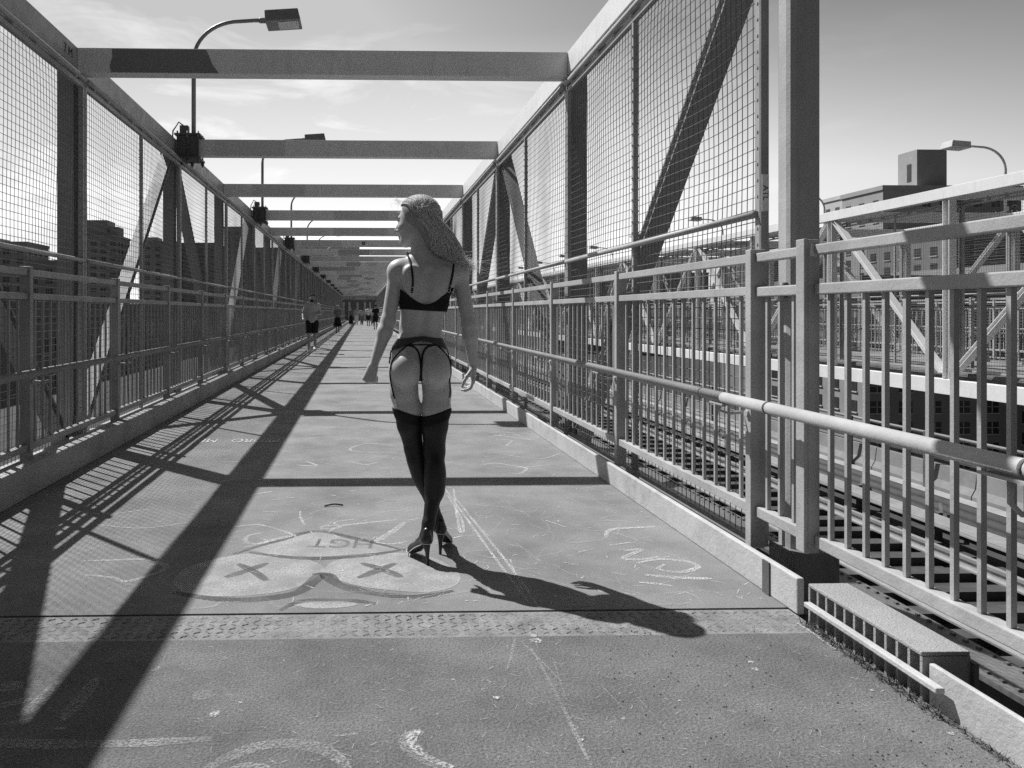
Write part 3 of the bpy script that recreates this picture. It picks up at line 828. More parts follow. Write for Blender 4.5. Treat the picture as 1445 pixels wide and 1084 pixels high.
building('narrow brick wing stepping down beside the rooftop tower house', x0, x1+8, 175, 190, zt_px(274, 175, 1230), M['brick_light'], faces=('front','side'), win=(1.6,1.6,3.0,2.9), zmin=2)
x0, x1 = bx_px(1060, 1200, 240)
building('long low dark block seen through the far walkway mesh', x0, x1, 240, 260, zt_px(352, 240), M['brick_dark'], faces=('front','side'), win=(1.6,1.6,3.0,2.9), zmin=2)
x0, x1 = bx_px(1330, 1480, 130)
building('wide dark block behind the far walkway near the picture edge', x0, x1, 130, 150, zt_px(330, 130), M['brick_dark'], faces=('front','side'), win=(1.6,1.6,3.2,2.9), zmin=-2)
for (a, b, py, yd, lab) in ((770, 812, 398, 500, 'small distant block low behind the sunlit mesh'),
                            (818, 872, 391, 520, 'distant stepped block seen through the sunlit mesh'),
                            (905, 1000, 386, 460, 'distant long block behind the big sloping truss member')):
    x0, x1 = bx_px(a, b, yd)
    building(lab, x0, x1, yd, yd+20, zt_px(py, yd), M['brick_dark'], faces=('front','side'), win=(2.0,1.8,4.0,3.4), zmin=-4)
# ------------------------------------------------------------------ bodies: smooth distance fields turned into one skin each
def rc(a, b, r1, r2):
    a = np.array(a, np.float32); b = np.array(b, np.float32); ab = b-a; l2 = float(ab@ab)+1e-9
    def f(P):
        t = np.clip((P-a)@ab/l2, 0, 1)
        q = P-a-t[:, None]*ab
        return np.sqrt((q*q).sum(1))-(r1+(r2-r1)*t)
    return f
def ell(c, r, rot=None):
    c = np.array(c, np.float32); r = np.array(r, np.float32)
    Rm = None if rot is None else np.array(rot, np.float32)
    def f(P):
        q = P-c
        if Rm is not None: q = q@Rm
        k0 = np.sqrt(((q/r)**2).sum(1)); k1 = np.sqrt(((q/(r*r))**2).sum(1))+1e-9
        return k0*(k0-1)/k1
    return f
def smin(a, b, k):
    h = np.clip(0.5+0.5*(b-a)/k, 0, 1)
    return b+(a-b)*h-k*h*(1-h)
def smax(a, b, k): return -smin(-a, -b, k)
def blend(prims, k):
    def f(P):
        d = prims[0](P)
        for p in prims[1:]:
            kk = k
            if isinstance(p, tuple): p, kk = p
            d = smin(d, p(P), kk)
        return d
    return f
def surface(f, lo, hi, h, slack=0.02):
    B = 8
    lo = np.array(lo, np.float32); hi = np.array(hi, np.float32)
    nb = np.ceil((hi-lo)/(h*B)).astype(int); n = nb*B
    bi = np.stack(np.meshgrid(*[np.arange(k) for k in nb], indexing='ij'), -1).reshape(-1, 3)
    cen = lo+(bi*B+(B-1)/2)*h
    d = f(cen.astype(np.float32))
    phi = np.repeat(np.repeat(np.repeat(d.reshape(nb), B, 0), B, 1), B, 2).astype(np.float32)
    act = np.abs(d) < B*h*0.87+slack
    off = np.stack(np.meshgrid(*[np.arange(B)]*3, indexing='ij'), -1).reshape(-1, 3)
    for ch in np.array_split(bi[act], max(1, int(act.sum()*512/400000))):
        ii = (ch[:, None, :]*B+off[None]).reshape(-1, 3)
        phi[ii[:, 0], ii[:, 1], ii[:, 2]] = f((lo+ii*h).astype(np.float32))
    s = phi < 0
    cs = [(i, j, k) for i in (0, 1) for j in (0, 1) for k in (0, 1)]
    sl = lambda A, c: A[c[0]:n[0]-1+c[0], c[1]:n[1]-1+c[1], c[2]:n[2]-1+c[2]]
    cnt = sum(sl(s, c).astype(np.int8) for c in cs)
    cells = np.argwhere((cnt > 0) & (cnt < 8))
    val = {c: phi[cells[:, 0]+c[0], cells[:, 1]+c[1], cells[:, 2]+c[2]] for c in cs}
    acc = np.zeros((len(cells), 3)); m = np.zeros(len(cells))
    for c in cs:
        for ax in range(3):
            if c[ax]: continue
            e = list(c); e[ax] = 1; e = tuple(e)
            a, b = val[c], val[e]; x = (a < 0) != (b < 0)
            t = np.where(x, a/np.where(a-b == 0, 1, a-b), 0)
            p = np.tile(np.array(c, float), (len(cells), 1)); p[:, ax] += t
            acc += np.where(x[:, None], p, 0); m += x
    verts = lo+h*(cells+acc/m[:, None])
    cid = -np.ones(n, np.int32); cid[cells[:, 0], cells[:, 1], cells[:, 2]] = np.arange(len(cells))
    quads = []
    for ax in range(3):
        u, v = (ax+1) % 3, (ax+2) % 3
        a = s; sh = [slice(None)]*3; sh2 = [slice(None)]*3
        sh[ax] = slice(0, n[ax]-1); sh2[ax] = slice(1, n[ax])
        x = s[tuple(sh)] != s[tuple(sh2)]
        e = np.argwhere(x); e = e[(e[:, u] > 0) & (e[:, v] > 0)]
        flip = s[e[:, 0], e[:, 1], e[:, 2]]
        def cell(du, dv):
            q = e.copy(); q[:, u] -= du; q[:, v] -= dv
            return cid[q[:, 0], q[:, 1], q[:, 2]]
        Q = np.stack([cell(1, 1), cell(0, 1), cell(0, 0), cell(1, 0)], 1)
        Q = Q[(Q >= 0).all(1)] if False else Q
        Q[~flip] = Q[~flip][:, ::-1]
        quads.append(Q[(Q >= 0).all(1)])
    return verts, np.concatenate(quads)
def field_obj(name, f, lo, hi, h, m, parent):
    v, q = surface(f, lo, hi, h)
    me = bpy.data.meshes.new(name)
    me.from_pydata([tuple(p) for p in v.tolist()], [], [tuple(p) for p in q.tolist()])
    me.polygons.foreach_set('use_smooth', [True]*len(me.polygons))
    me.materials.append(m); me.update()
    o = bpy.data.objects.new(name, me); COL.objects.link(o); o.parent = parent
    return o
def tube_obj(name, mb, m, parent):
    o = mb.build(name, m); o.parent = parent; return o
def smoothpath(pts, n=6):
    pts = [Vector(p) for p in pts]; out = []
    for i in range(len(pts)-1):
        p0, p1, p2, p3 = pts[max(i-1, 0)], pts[i], pts[i+1], pts[min(i+2, len(pts)-1)]
        for j in range(n):
            t = j/n
            out.append(0.5*((2*p1)+(p2-p0)*t+(2*p0-5*p1+4*p2-p3)*t*t+(-p0+3*p1-3*p2+p3)*t**3))
    return out+[pts[-1]]
def hand(wrist, d, n, side, curl=(0.5, 0.6, 0.4), scale=1.0, spread=0.06, thumb=None):
    """palm with five bent fingers. d: along the hand, n: the way the palm faces, side: +1/-1 where the thumb leaves"""
    d = Vector(d).normalized(); n = Vector(n); n = (n-d*n.dot(d)).normalized(); s = d.cross(n).normalized()*side
    w = Vector(wrist); pr = []
    L = [0.074, 0.084, 0.078, 0.060]
    for i in range(4):
        off = (1.5-i)*0.0185*scale
        k = w+d*0.085*scale*(1-0.05*abs(i-1))+s*off
        pr.append(rc(w+s*off*0.55+d*0.012, k, 0.0145*scale, 0.0115*scale))
        p = k; dirv = (d+s*(1.5-i)*spread).normalized(); a = 0
        for j, fr in enumerate((0.46, 0.31, 0.23)):
            a += curl[j]*(1+0.12*i)
            v = dirv*math.cos(a)+n*math.sin(a)
            q = p+v*L[i]*fr*scale
            r0 = (0.0092, 0.0082, 0.0074)[j]*scale
            pr.append((rc(p, q, r0, r0*0.92), 0.004)); p = q
    t0 = w+d*0.022*scale+s*0.020*scale+n*0.008*scale
    td = Vector(thumb).normalized() if thumb else (d*0.75+s*0.45+n*0.45).normalized()
    t1 = t0+td*0.042*scale; t2 = t1+(td*0.7+d*0.45+n*0.12).normalized()*0.032*scale; t3 = t2+(td*0.4+d*0.8+n*0.2).normalized()*0.026*scale
    pr += [(rc(t0, t1, 0.014*scale, 0.0105*scale), 0.008), (rc(t1, t2, 0.0100*scale, 0.009*scale), 0.005), (rc(t2, t3, 0.009*scale, 0.0075*scale), 0.005)]
    return blend(pr, 0.010)
def head_field(c, f, s=1.0, ears=True):
    """c: centre of the skull, f: the way the face looks"""
    f = Vector(f).normalized(); z = Vector((0,0,1)); z = (z-f*f.z).normalized(); sd = f.cross(z).normalized(); c = Vector(c)
    def P(a, b, h): return c+(f*a+sd*b+z*h)*s
    rot = np.array([list(f), list(sd), list(z)]).T
    pr = [ell(P(-0.012,0,0.018), (0.098*s, 0.076*s, 0.092*s), rot),
          (ell(P(0.030,0,-0.045), (0.062*s, 0.062*s, 0.078*s), rot), 0.03),
          (rc(P(0.062,0,-0.108), P(0.070,0,-0.104), 0.019*s, 0.017*s), 0.025),          # chin
          (rc(P(0.005,0.052,-0.07), P(0.06,0.014,-0.108), 0.016*s, 0.014*s), 0.03),       # jaw
          (rc(P(0.005,-0.052,-0.07), P(0.06,-0.014,-0.108), 0.016*s, 0.014*s), 0.03),
          (rc(P(0.083,0,0.000), P(0.108,0,-0.043), 0.009*s, 0.0115*s), 0.012),           # nose
          (ell(P(0.097,0.011,-0.047), (0.010*s,0.008*s,0.007*s), rot), 0.006), (ell(P(0.097,-0.011,-0.047), (0.010*s,0.008*s,0.007*s), rot), 0.006),
          (rc(P(0.079,0.030,0.016), P(0.087,0.010,0.012), 0.010*s, 0.009*s), 0.012), (rc(P(0.079,-0.030,0.016), P(0.087,-0.010,0.012), 0.010*s, 0.009*s), 0.012),  # brow
          (ell(P(0.064,0.040,-0.035), (0.022*s,0.020*s,0.022*s), rot), 0.02), (ell(P(0.064,-0.040,-0.035), (0.022*s,0.020*s,0.022*s), rot), 0.02),          # cheeks
          (rc(P(0.087,0.014,-0.072), P(0.092,0,-0.070), 0.006*s, 0.0075*s), 0.006), (rc(P(0.087,-0.014,-0.072), P(0.092,0,-0.070), 0.006*s, 0.0075*s), 0.006),   # lips
          (rc(P(0.085,0.010,-0.083), P(0.089,0,-0.084), 0.006*s, 0.0075*s), 0.006), (rc(P(0.085,-0.010,-0.083), P(0.089,0,-0.084), 0.006*s, 0.0075*s), 0.006),
          (ell(P(-0.008,0.078,-0.018), (0.020*s,0.010*s,0.032*s), rot), 0.008), (ell(P(-0.008,-0.078,-0.018), (0.020*s,0.010*s,0.032*s), rot), 0.008)]     # ears
    base = blend(pr if ears else pr[:-2], 0.02)
    cut = [ell(P(0.092,0.032,-0.004), (0.012*s,0.015*s,0.010*s), rot), ell(P(0.092,-0.032,-0.004), (0.012*s,0.015*s,0.010*s), rot)]
    eyes = blend([ell(P(0.074,0.031,-0.004), (0.0125*s,)*3), ell(P(0.074,-0.031,-0.004), (0.0125*s,)*3)], 0.001)
    def g(Q):
        d = base(Q)
        for q in cut: d = smax(d, -q(Q), 0.008)
        return smin(d, eyes(Q), 0.002)
    return g, P, rot

# ================================================================== the walking woman
WX, WY = 0.289, 3.75
woman = thing('person', 'woman in black lingerie, stockings and heels walking away, hair blowing to one side', 'person', (WX, WY, 0))
torso = blend([
    ell((-0.008, 0.0, 0.985), (0.142, 0.094, 0.112)),
    (ell((-0.076, -0.070, 0.930), (0.079, 0.088, 0.090)), 0.022),
    (ell((0.064, -0.070, 0.930), (0.079, 0.088, 0.090)), 0.022),
    (ell((0.000, 0.016, 1.13), (0.106, 0.070, 0.12)), 0.05),
    (ell((0.016, 0.010, 1.275), (0.122, 0.094, 0.15)), 0.04),
    (ell((0.035, 0.005, 1.365), (0.138, 0.078, 0.095)), 0.04),
    (rc((-0.085, 0.005, 1.408), (0.155, 0.005, 1.402), 0.048, 0.048), 0.04),
    (ell((-0.050, -0.062, 1.36), (0.048, 0.022, 0.070)), 0.025), (ell((0.112, -0.062, 1.355), (0.048, 0.022, 0.070)), 0.025),
    (ell((-0.035, 0.088, 1.275), (0.056, 0.050, 0.055)), 0.03), (ell((0.080, 0.088, 1.275), (0.056, 0.050, 0.055)), 0.03),
    (rc((0.010, 0.012, 1.425), (0.000, 0.030, 1.56), 0.054, 0.048), 0.03),
    (rc((-0.070, 0.0, 1.425), (0.0, 0.022, 1.475), 0.030, 0.036), 0.04), (rc((0.120, 0.0, 1.42), (0.012, 0.022, 1.475), 0.030, 0.036), 0.04),
], 0.03)
def back_y(x, z):
    ys = np.linspace(-0.24, 0.1, 700, dtype=np.float32)
    return float(ys[int(np.argmax(torso(np.stack([np.full_like(ys, x), ys, np.full_like(ys, z)], 1)) < 0))])
_sp = [(x, back_y(x, z)-0.006, z) for x, z in ((-0.004, 1.03), (0.003, 1.09), (0.010, 1.15), (0.016, 1.21), (0.022, 1.27), (0.028, 1.33), (0.033, 1.39))]
groove = blend([rc(a, b, 0.0125, 0.0125) for a, b in zip(_sp[:-1], _sp[1:])], 0.01)
cleft = rc((-0.006, -0.165, 0.985), (-0.006, -0.125, 0.865), 0.010, 0.020)
def torso_f(P):
    d = smax(torso(P), -groove(P), 0.030)
    return smax(d, -cleft(P), 0.022)
leg_l = blend([
    rc((-0.083, 0.0, 0.915), (-0.083, 0.006, 0.81), 0.076, 0.066), (rc((-0.083, 0.006, 0.81), (-0.066, 0.012, 0.73), 0.066, 0.0655), 0.02),
    (rc((-0.066, 0.012, 0.73), (-0.055, 0.022, 0.648), 0.0655, 0.0565), 0.02), (rc((-0.055, 0.022, 0.648), (-0.031, 0.035, 0.520), 0.0565, 0.043), 0.02),
    (rc((-0.031, 0.035, 0.520), (0.032, 0.048, 0.330), 0.042, 0.035), 0.02), (rc((0.032, 0.048, 0.330), (0.086, 0.062, 0.165), 0.035, 0.025), 0.02),
    (rc((-0.020, 0.030, 0.465), (0.004, 0.036, 0.375), 0.040, 0.038), 0.03)], 0.02)
leg_r = blend([
    rc((0.067, 0.0, 0.915), (0.079, -0.004, 0.81), 0.076, 0.067), (rc((0.079, -0.004, 0.81), (0.074, -0.006, 0.73), 0.067, 0.068), 0.02),
    (rc((0.074, -0.006, 0.73), (0.066, -0.010, 0.648), 0.068, 0.0605), 0.02), (rc((0.066, -0.010, 0.648), (0.064, -0.014, 0.520), 0.0605, 0.0485), 0.02),
    (rc((0.064, -0.014, 0.520), (0.060, -0.050, 0.330), 0.048, 0.039), 0.02), (rc((0.060, -0.050, 0.330), (0.030, -0.092, 0.190), 0.039, 0.026), 0.02),
    (ell((0.067, -0.050, 0.405), (0.049, 0.050, 0.110)), 0.02)], 0.02)
foot_l = blend([rc((0.086, 0.062, 0.165), (0.096, 0.060, 0.135), 0.027, 0.027), (rc((0.096, 0.058, 0.125), (0.135, 0.165, 0.048), 0.026, 0.022), 0.02)], 0.02)
foot_r = blend([rc((0.030, -0.092, 0.190), (0.018, -0.100, 0.135), 0.028, 0.027), (rc((0.018, -0.100, 0.125), (-0.024, 0.000, 0.048), 0.026, 0.022), 0.02)], 0.02)
SHL, ELL_, WRL = (-0.118, 0.005, 1.400), (-0.160, -0.010, 1.160), (-0.232, -0.030, 0.945)
SHR, ELR, WRR = (0.190, 0.005, 1.393), (0.236, -0.005, 1.140), (0.264, 0.040, 0.935)
def arm(sh, el, wr):
    sh, el, wr = Vector(sh), Vector(el), Vector(wr); m1 = el.lerp(wr, 0.25)
    return blend([ell(tuple(sh), (0.048, 0.050, 0.055)), (rc(sh, el, 0.040, 0.034), 0.02), (rc(el, m1, 0.034, 0.036), 0.02), (rc(m1, wr, 0.036, 0.0215), 0.02)], 0.02)
arm_l, arm_r = arm(SHL, ELL_, WRL), arm(SHR, ELR, WRR)
hand_l = hand(WRL, (-0.30, -0.02, -0.95), (0.55, 0.80, 0.0), -1, curl=(1.25, 1.3, 0.8), scale=0.97, thumb=(0.1, 0.9, -0.5))
hand_r = hand(WRR, (-0.02, 0.05, -1.0), (-0.95, 0.10, 0.0), -1, curl=(0.35, 0.65, 0.5), scale=0.94, thumb=(-0.62, -0.25, -0.72))
HC, HF = (-0.020, 0.042, 1.655), (-0.93, 0.36, -0.03)
head_f, HP, HR_ = head_field(HC, HF, 0.97, ears=False)
def body_f(P):
    z = P[:, 2]
    d = torso_f(P)
    kk = np.clip((z-1.30)/0.08, 0.004/0.035, 1)*0.035
    d = smin(d, arm_l(P), kk); d = smin(d, arm_r(P), kk)
    lg = smin(leg_l(P), leg_r(P), np.clip((z-0.86)/0.06, 0.15, 1)*0.012)
    d = smin(d, lg, 0.022)
    d = smax(d, -cleft(P), 0.016)
    d = smin(d, hand_l(P), 0.010); d = smin(d, hand_r(P), 0.010)
    d = smin(d, head_f(P), 0.02)
    d = np.minimum(d, foot_l(P)); return np.minimum(d, foot_r(P))
body = field_obj('body', body_f, (-0.36, -0.24, -0.0), (0.36, 0.34, 1.80), 0.0052, M['skin'], woman)
# lashes and brow
mb = MB()
for sd in (-1, 1):
    mb.tube([HP(0.088, 0.020*sd, -0.001), HP(0.090, 0.032*sd, 0.002), HP(0.084, 0.046*sd, -0.001)], [0.001, 0.0022, 0.001], 6)
    mb.tube([HP(0.096, 0.014*sd, 0.018), HP(0.095, 0.030*sd, 0.022), HP(0.085, 0.046*sd, 0.020)], [0.0015, 0.0028, 0.001], 6)
tube_obj('brow', mb, M['hair_dark'], woman)

def on_skin(x, z, off=0.003, f=torso_f, front=False):
    """the point of the back surface at (x, z)"""
    ys = np.linspace(-0.24, 0.1, 700, dtype=np.float32)
    if front: ys = -ys+0.0
    for _ in range(60):
        P = np.stack([np.full_like(ys, x), ys, np.full_like(ys, z)], 1)
        d = f(P)
        if (d < off).any():
            i = int(np.argmax(d < off)); return Vector((x, float(ys[i]), z))
        if z > 1.38: z -= 0.002
        else: x -= 0.002 if x > -0.005 else -0.002
    return Vector((x, 0, z))
def hips_f(P): return smin(torso_f(P), np.minimum(leg_l(P), leg_r(P)), 0.03)
# bra: back band, straps, rings, clasp
def bra_f(P):
    x, y, z = P[:, 0], P[:, 1], P[:, 2]
    back = 1.238+0.062*np.clip(np.abs(x-0.020)/0.105, 0, 1.2)**1.6
    frontz = 1.325
    top = np.where(y < 0.02, back, np.minimum(frontz, back+0.3*(y-0.02)))
    d = torso(P)-0.0045
    return np.maximum(np.maximum(d, z-top), 1.208-0.006*(x-0.02)/0.1-z)
bra = field_obj('bra', bra_f, (-0.2, -0.18, 1.16), (0.24, 0.22, 1.40), 0.0052, M['black'], woman)
def ribbon(pts, w, t=0.0022):
    """flat strap lying on the skin along pts"""
    mb = MB(); vs = []; fs = []
    for i, p in enumerate(pts):
        d = (pts[min(i+1, len(pts)-1)]-pts[max(i-1, 0)]).normalized()
        e = 1e-3
        g = np.array([[p.x+e,p.y,p.z],[p.x-e,p.y,p.z],[p.x,p.y+e,p.z],[p.x,p.y-e,p.z],[p.x,p.y,p.z+e],[p.x,p.y,p.z-e]], np.float32)
        v = hips_f(g); n = Vector((float(v[0]-v[1]), float(v[2]-v[3]), float(v[4]-v[5]))).normalized()
        s = d.cross(n).normalized()
        vs += [p-s*w/2-n*0.004, p+s*w/2-n*0.004, p+s*w/2+n*t, p-s*w/2+n*t]
    for i in range(len(pts)-1):
        for k in range(4):
            k2 = (k+1) % 4; fs.append((i*4+k2, i*4+k, (i+1)*4+k, (i+1)*4+k2))
    fs += [(0,1,2,3), (len(vs)-1, len(vs)-2, len(vs)-3, len(vs)-4)]
    return mb.add(vs, fs, True)
def px2(px, py): return ((px-595)/288.0, 1.2-(py-441)/288.0)
def skin_path(pp, off=0.0015, f=hips_f):
    out = []
    q = smoothpath([(a, 0, b) for a, b in (px2(*p) for p in pp)], 5)
    for v in q: out.append(on_skin(v.x, v.z, off, f))
    return out
for pp in ([(580.5,414),(582,400),(581,385),(578.5,370),(577,362),(576.5,357)], [(632,411),(635,398),(638.5,382),(641,370),(643,363)]):
    pts = skin_path(pp, f=torso_f)
    p = pts[-1]; pts += [p+Vector((0.0, 0.025, 0.014)), p+Vector((0.0, 0.06, 0.006))]
    st = ribbon(pts, 0.0095, 0.003).build('strap', M['black'], bra); st.parent = bra; st.matrix_parent_inverse = Matrix()
    rg = MB(); c0 = pts[0]
    rg.tube([c0+Vector((0.0075*math.cos(a), -0.004, 0.0085*math.sin(a))) for a in np.linspace(0, 2*math.pi, 15)], 0.0014, 6, caps=False)
    rg.tube([pts[3]+Vector((-0.006,-0.004,0.0)), pts[3]+Vector((0.006,-0.004,0.0))], 0.0013, 6)
    o = rg.build('ring', M['metal'], st); o.parent = st; o.matrix_parent_inverse = Matrix()
cl_ = MB()
for i in range(3):
    p = on_skin(*px2(602+i*3.3, 431.5+i*0.9), 0.006, torso_f); cl_.tube([p, p+Vector((0,-0.004,0))], 0.0035, 8)
p0 = on_skin(*px2(600, 431), 0.004, torso_f); p1 = on_skin(*px2(610, 434), 0.004, torso_f); cl_.bar(p0, p1, 0.006, 0.012)
o = cl_.build('clasp', M['leather'], bra); o.parent = bra; o.matrix_parent_inverse = Matrix()
# garter belt
def belt_f(P):
    x, y, z = P[:, 0], P[:, 1], P[:, 2]
    u = np.clip(np.abs(x+0.002)/0.13, 0, 1.1)
    top = 1.085-0.014*u
    low = 1.054+0.008*np.clip(1-u/0.3, 0, 1)-0.036*np.clip((u-0.30)/0.7, 0, 1)
    return np.maximum(np.maximum(torso(P)-0.0045, z-top), low-z)
gb = field_obj('garter_belt', belt_f, (-0.2, -0.18, 0.96), (0.2, 0.16, 1.14), 0.0052, M['sheer'], woman)
STR = [
    [(588,480),(576,486),(563,496),(554,507),(550.5,520),(551.5,535),(554.5,550),(557.5,562)],
    [(603,480),(615,486),(626,496),(632.5,508),(634.5,525),(635,545),(634.5,560)],
    [(582,479),(568,484),(556,492)], [(608,479),(622,484),(632,492)],
    [(556,492),(550,500),(549,512)], [(632,492),(636,500),(634,510)]]
for i, pp in enumerate(STR):
    o = ribbon(skin_path(pp), 0.0052, 0.0028).build('strap', M['black'], gb); o.parent = gb; o.matrix_parent_inverse = Matrix()
for (a, b) in ((557.5, 563), (634.5, 561)):
    mb = MB()
    for i in range(4):
        p = on_skin(*px2(a+(0.8*i if a < 600 else -0.2*i), b+i*3.4), 0.003, hips_f)
        mb.tube([p+Vector((0,-0.002,0)), p+Vector((0,-0.007,0))], 0.0048, 8)
    o = mb.build('clip', M['metal'], gb); o.parent = gb; o.matrix_parent_inverse = Matrix()
# thong
th = MB()
for pp in ([(556,490),(570,486.5),(585,486),(600,486),(614,486.5),(630,490)],):
    th = ribbon(skin_path(pp), 0.0055, 0.0028)
t1 = ribbon(skin_path([(575,486.5),(584,489),(589.5,496),(591.5,506),(592.2,520),(592.2,526),(592.2,531)], f=hips_f), 0.0075, 0.0030)
t2 = ribbon(skin_path([(611,486.5),(602,489),(596.5,496),(594.2,506),(593.2,520),(593.2,526),(593.2,531)], f=hips_f), 0.0075, 0.0032)
for m2 in (t1, t2): th.add(m2.v, m2.f, True)
s_th = tube_obj('thong', th, M['black'], woman)
gus_f = lambda P: np.maximum(np.maximum(torso_f(P)-0.004, np.abs(P[:, 0]+0.007)-0.004-0.16*np.clip(0.905-P[:, 2], 0, 0.08)), P[:, 2]-0.905)
field_obj('gusset', gus_f, (-0.08, -0.18, 0.80), (0.08, 0.14, 0.94), 0.0045, M['black'], s_th)
# stockings with a dark welt
def stocking(legf, footf, sgn):
    def f(P):
        x, z = P[:, 0], P[:, 2]
        cx = -0.064 if sgn < 0 else 0.066
        top = 0.712+0.020*np.clip((x-cx)*sgn/0.06, -1, 1)
        return np.maximum(smin(legf(P), footf(P), 0.015)-0.0028, z-top)
    return f
for lf, ff, sg in ((leg_l, foot_l, -1), (leg_r, foot_r, 1)):
    st = field_obj('stocking', stocking(lf, ff, sg), (-0.2, -0.2, -0.0), (0.2, 0.24, 0.78), 0.0052, M['stocking'], woman)
    def welt(P, lf=lf, ff=ff, sg=sg):
        g = stocking(lf, ff, sg)(P)-0.0012
        cx = -0.064 if sg < 0 else 0.066
        top = 0.712+0.020*np.clip((P[:, 0]-cx)*sg/0.06, -1, 1)
        return np.maximum(g, top-0.055-P[:, 2])
    o = field_obj('welt', welt, (-0.2, -0.12, 0.6), (0.2, 0.14, 0.76), 0.0055, M['black'], st)
# shoes
def shoe(heel, ball, toe, hh):
    heel, ball, toe = Vector(heel), Vector(ball), Vector(toe)
    d = (ball-heel); d.z = 0; d.normalize(); s = Vector((-d.y, d.x, 0))
    hz = Vector((0, 0, 1))
    rot = np.array([list(s), list(d), [0,0,1]]).T
    up = blend([rc(heel+hz*0.030, heel+hz*0.062+d*-0.004, 0.027, 0.020),
                (rc(heel+hz*0.020, ball+hz*0.018, 0.026, 0.033), 0.02), (rc(ball+hz*0.010, toe+hz*0.006, 0.031, 0.012), 0.02)], 0.02)
    foot = blend([rc(heel+hz*0.060+d*0.012, ball+hz*0.055+d*-0.01, 0.024, 0.022)], 0.01)
    def f(P):
        t = np.clip(((P-np.array(heel, np.float32))@np.array(ball-heel, np.float32))/(ball-heel).length_squared, -0.5, 1.6)
        sole = heel.z+(ball.z-heel.z)*np.clip(t, 0, 1)**0.8+0.003
        arch = 0.010*np.sin(np.clip(t, 0, 1)*np.pi)
        return smax(up(P), sole+arch-P[:, 2], 0.006)
    lo = [min(heel[i], ball[i], toe[i])-0.06 for i in range(3)]; hi = [max(heel[i], ball[i], toe[i])+0.06 for i in range(3)]
    hi[2] = heel.z+0.12; lo[2] = -0.01
    o = field_obj('shoe', f, lo, hi, 0.004, M['leather'], woman)
    hb = MB().tube([heel+hz*0.014+d*0.006, heel-hz*0.012-d*0.002, heel-hz*0.035-d*0.008, Vector((heel.x, heel.y, 0.001))-d*0.010], [0.024, 0.017, 0.0105, 0.0068], 12)
    hb.build('heel', M['leather'], o).parent = o
    o.children[0].matrix_parent_inverse = Matrix()
    # pale piping along the sole
    pipe = []
    for sd in (1, -1):
        row = []
        for i in range(15):
            t = i/14
            if t < 0.6:
                u = t/0.6; p = heel.lerp(ball, u); p.z = heel.z+(ball.z-heel.z)*u**0.8+0.006+0.010*math.sin(u*math.pi)
                w_ = 0.022+0.012*u
            else:
                u = (t-0.6)/0.4; p = ball.lerp(toe, u); p.z += 0.006; w_ = 0.034*(1-u**2.2)+0.004
            row.append(p+s*sd*w_)
        pipe.append(row)
    back = [heel+hz*0.006+(s*math.cos(a)-d*math.sin(a))*0.0235 for a in np.linspace(0.15, math.pi-0.15, 9)]
    line = list(reversed(pipe[0]))+back+pipe[1]
    pb = MB().tube(line, 0.0021, 6)
    q = pb.build('piping', M['piping'], o); q.parent = o; q.matrix_parent_inverse = Matrix()
    return o
shoe((0.018, -0.118, 0.098), (-0.030, 0.014, 0.014), (-0.050, 0.088, 0.010), 0.1)
shoe((0.102, 0.045, 0.098), (0.140, 0.172, 0.014), (0.156, 0.245, 0.010), 0.1)
# hair: a soft volume with many separate locks blown to the right
hv = blend([ell(HP(-0.020, 0, 0.024), (0.103, 0.082, 0.097), HR_),
            (rc((0.012, 0.030, 1.668), (0.070, 0.008, 1.575), 0.074, 0.058), 0.02), (rc((0.070, 0.008, 1.575), (0.095, 0.004, 1.535), 0.058, 0.056), 0.02),
            (rc((0.095, 0.004, 1.535), (0.155, -0.020, 1.470), 0.056, 0.032), 0.02), (rc((0.155, -0.020, 1.470), (0.205, -0.035, 1.440), 0.034, 0.014), 0.02),
            (rc(HP(-0.03, 0.03, -0.03), (0.080, -0.030, 1.525), 0.056, 0.036), 0.02)], 0.02)
fcut = ell(HP(0.084, 0, -0.034), (0.058, 0.10, 0.105), HR_)
def hair_f(P):
    d = smax(hv(P), -fcut(P), 0.012)
    return d
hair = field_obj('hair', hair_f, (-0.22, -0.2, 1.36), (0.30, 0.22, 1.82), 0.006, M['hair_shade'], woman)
hr_ = random.Random(11)
f_, sd_, up_ = Vector(HR_[:, 0]), Vector(HR_[:, 1]), Vector(HR_[:, 2])
NEAR = 1 if HP(0, 1, 0).y < HP(0, -1, 0).y else -1      # the side of the head turned to the camera
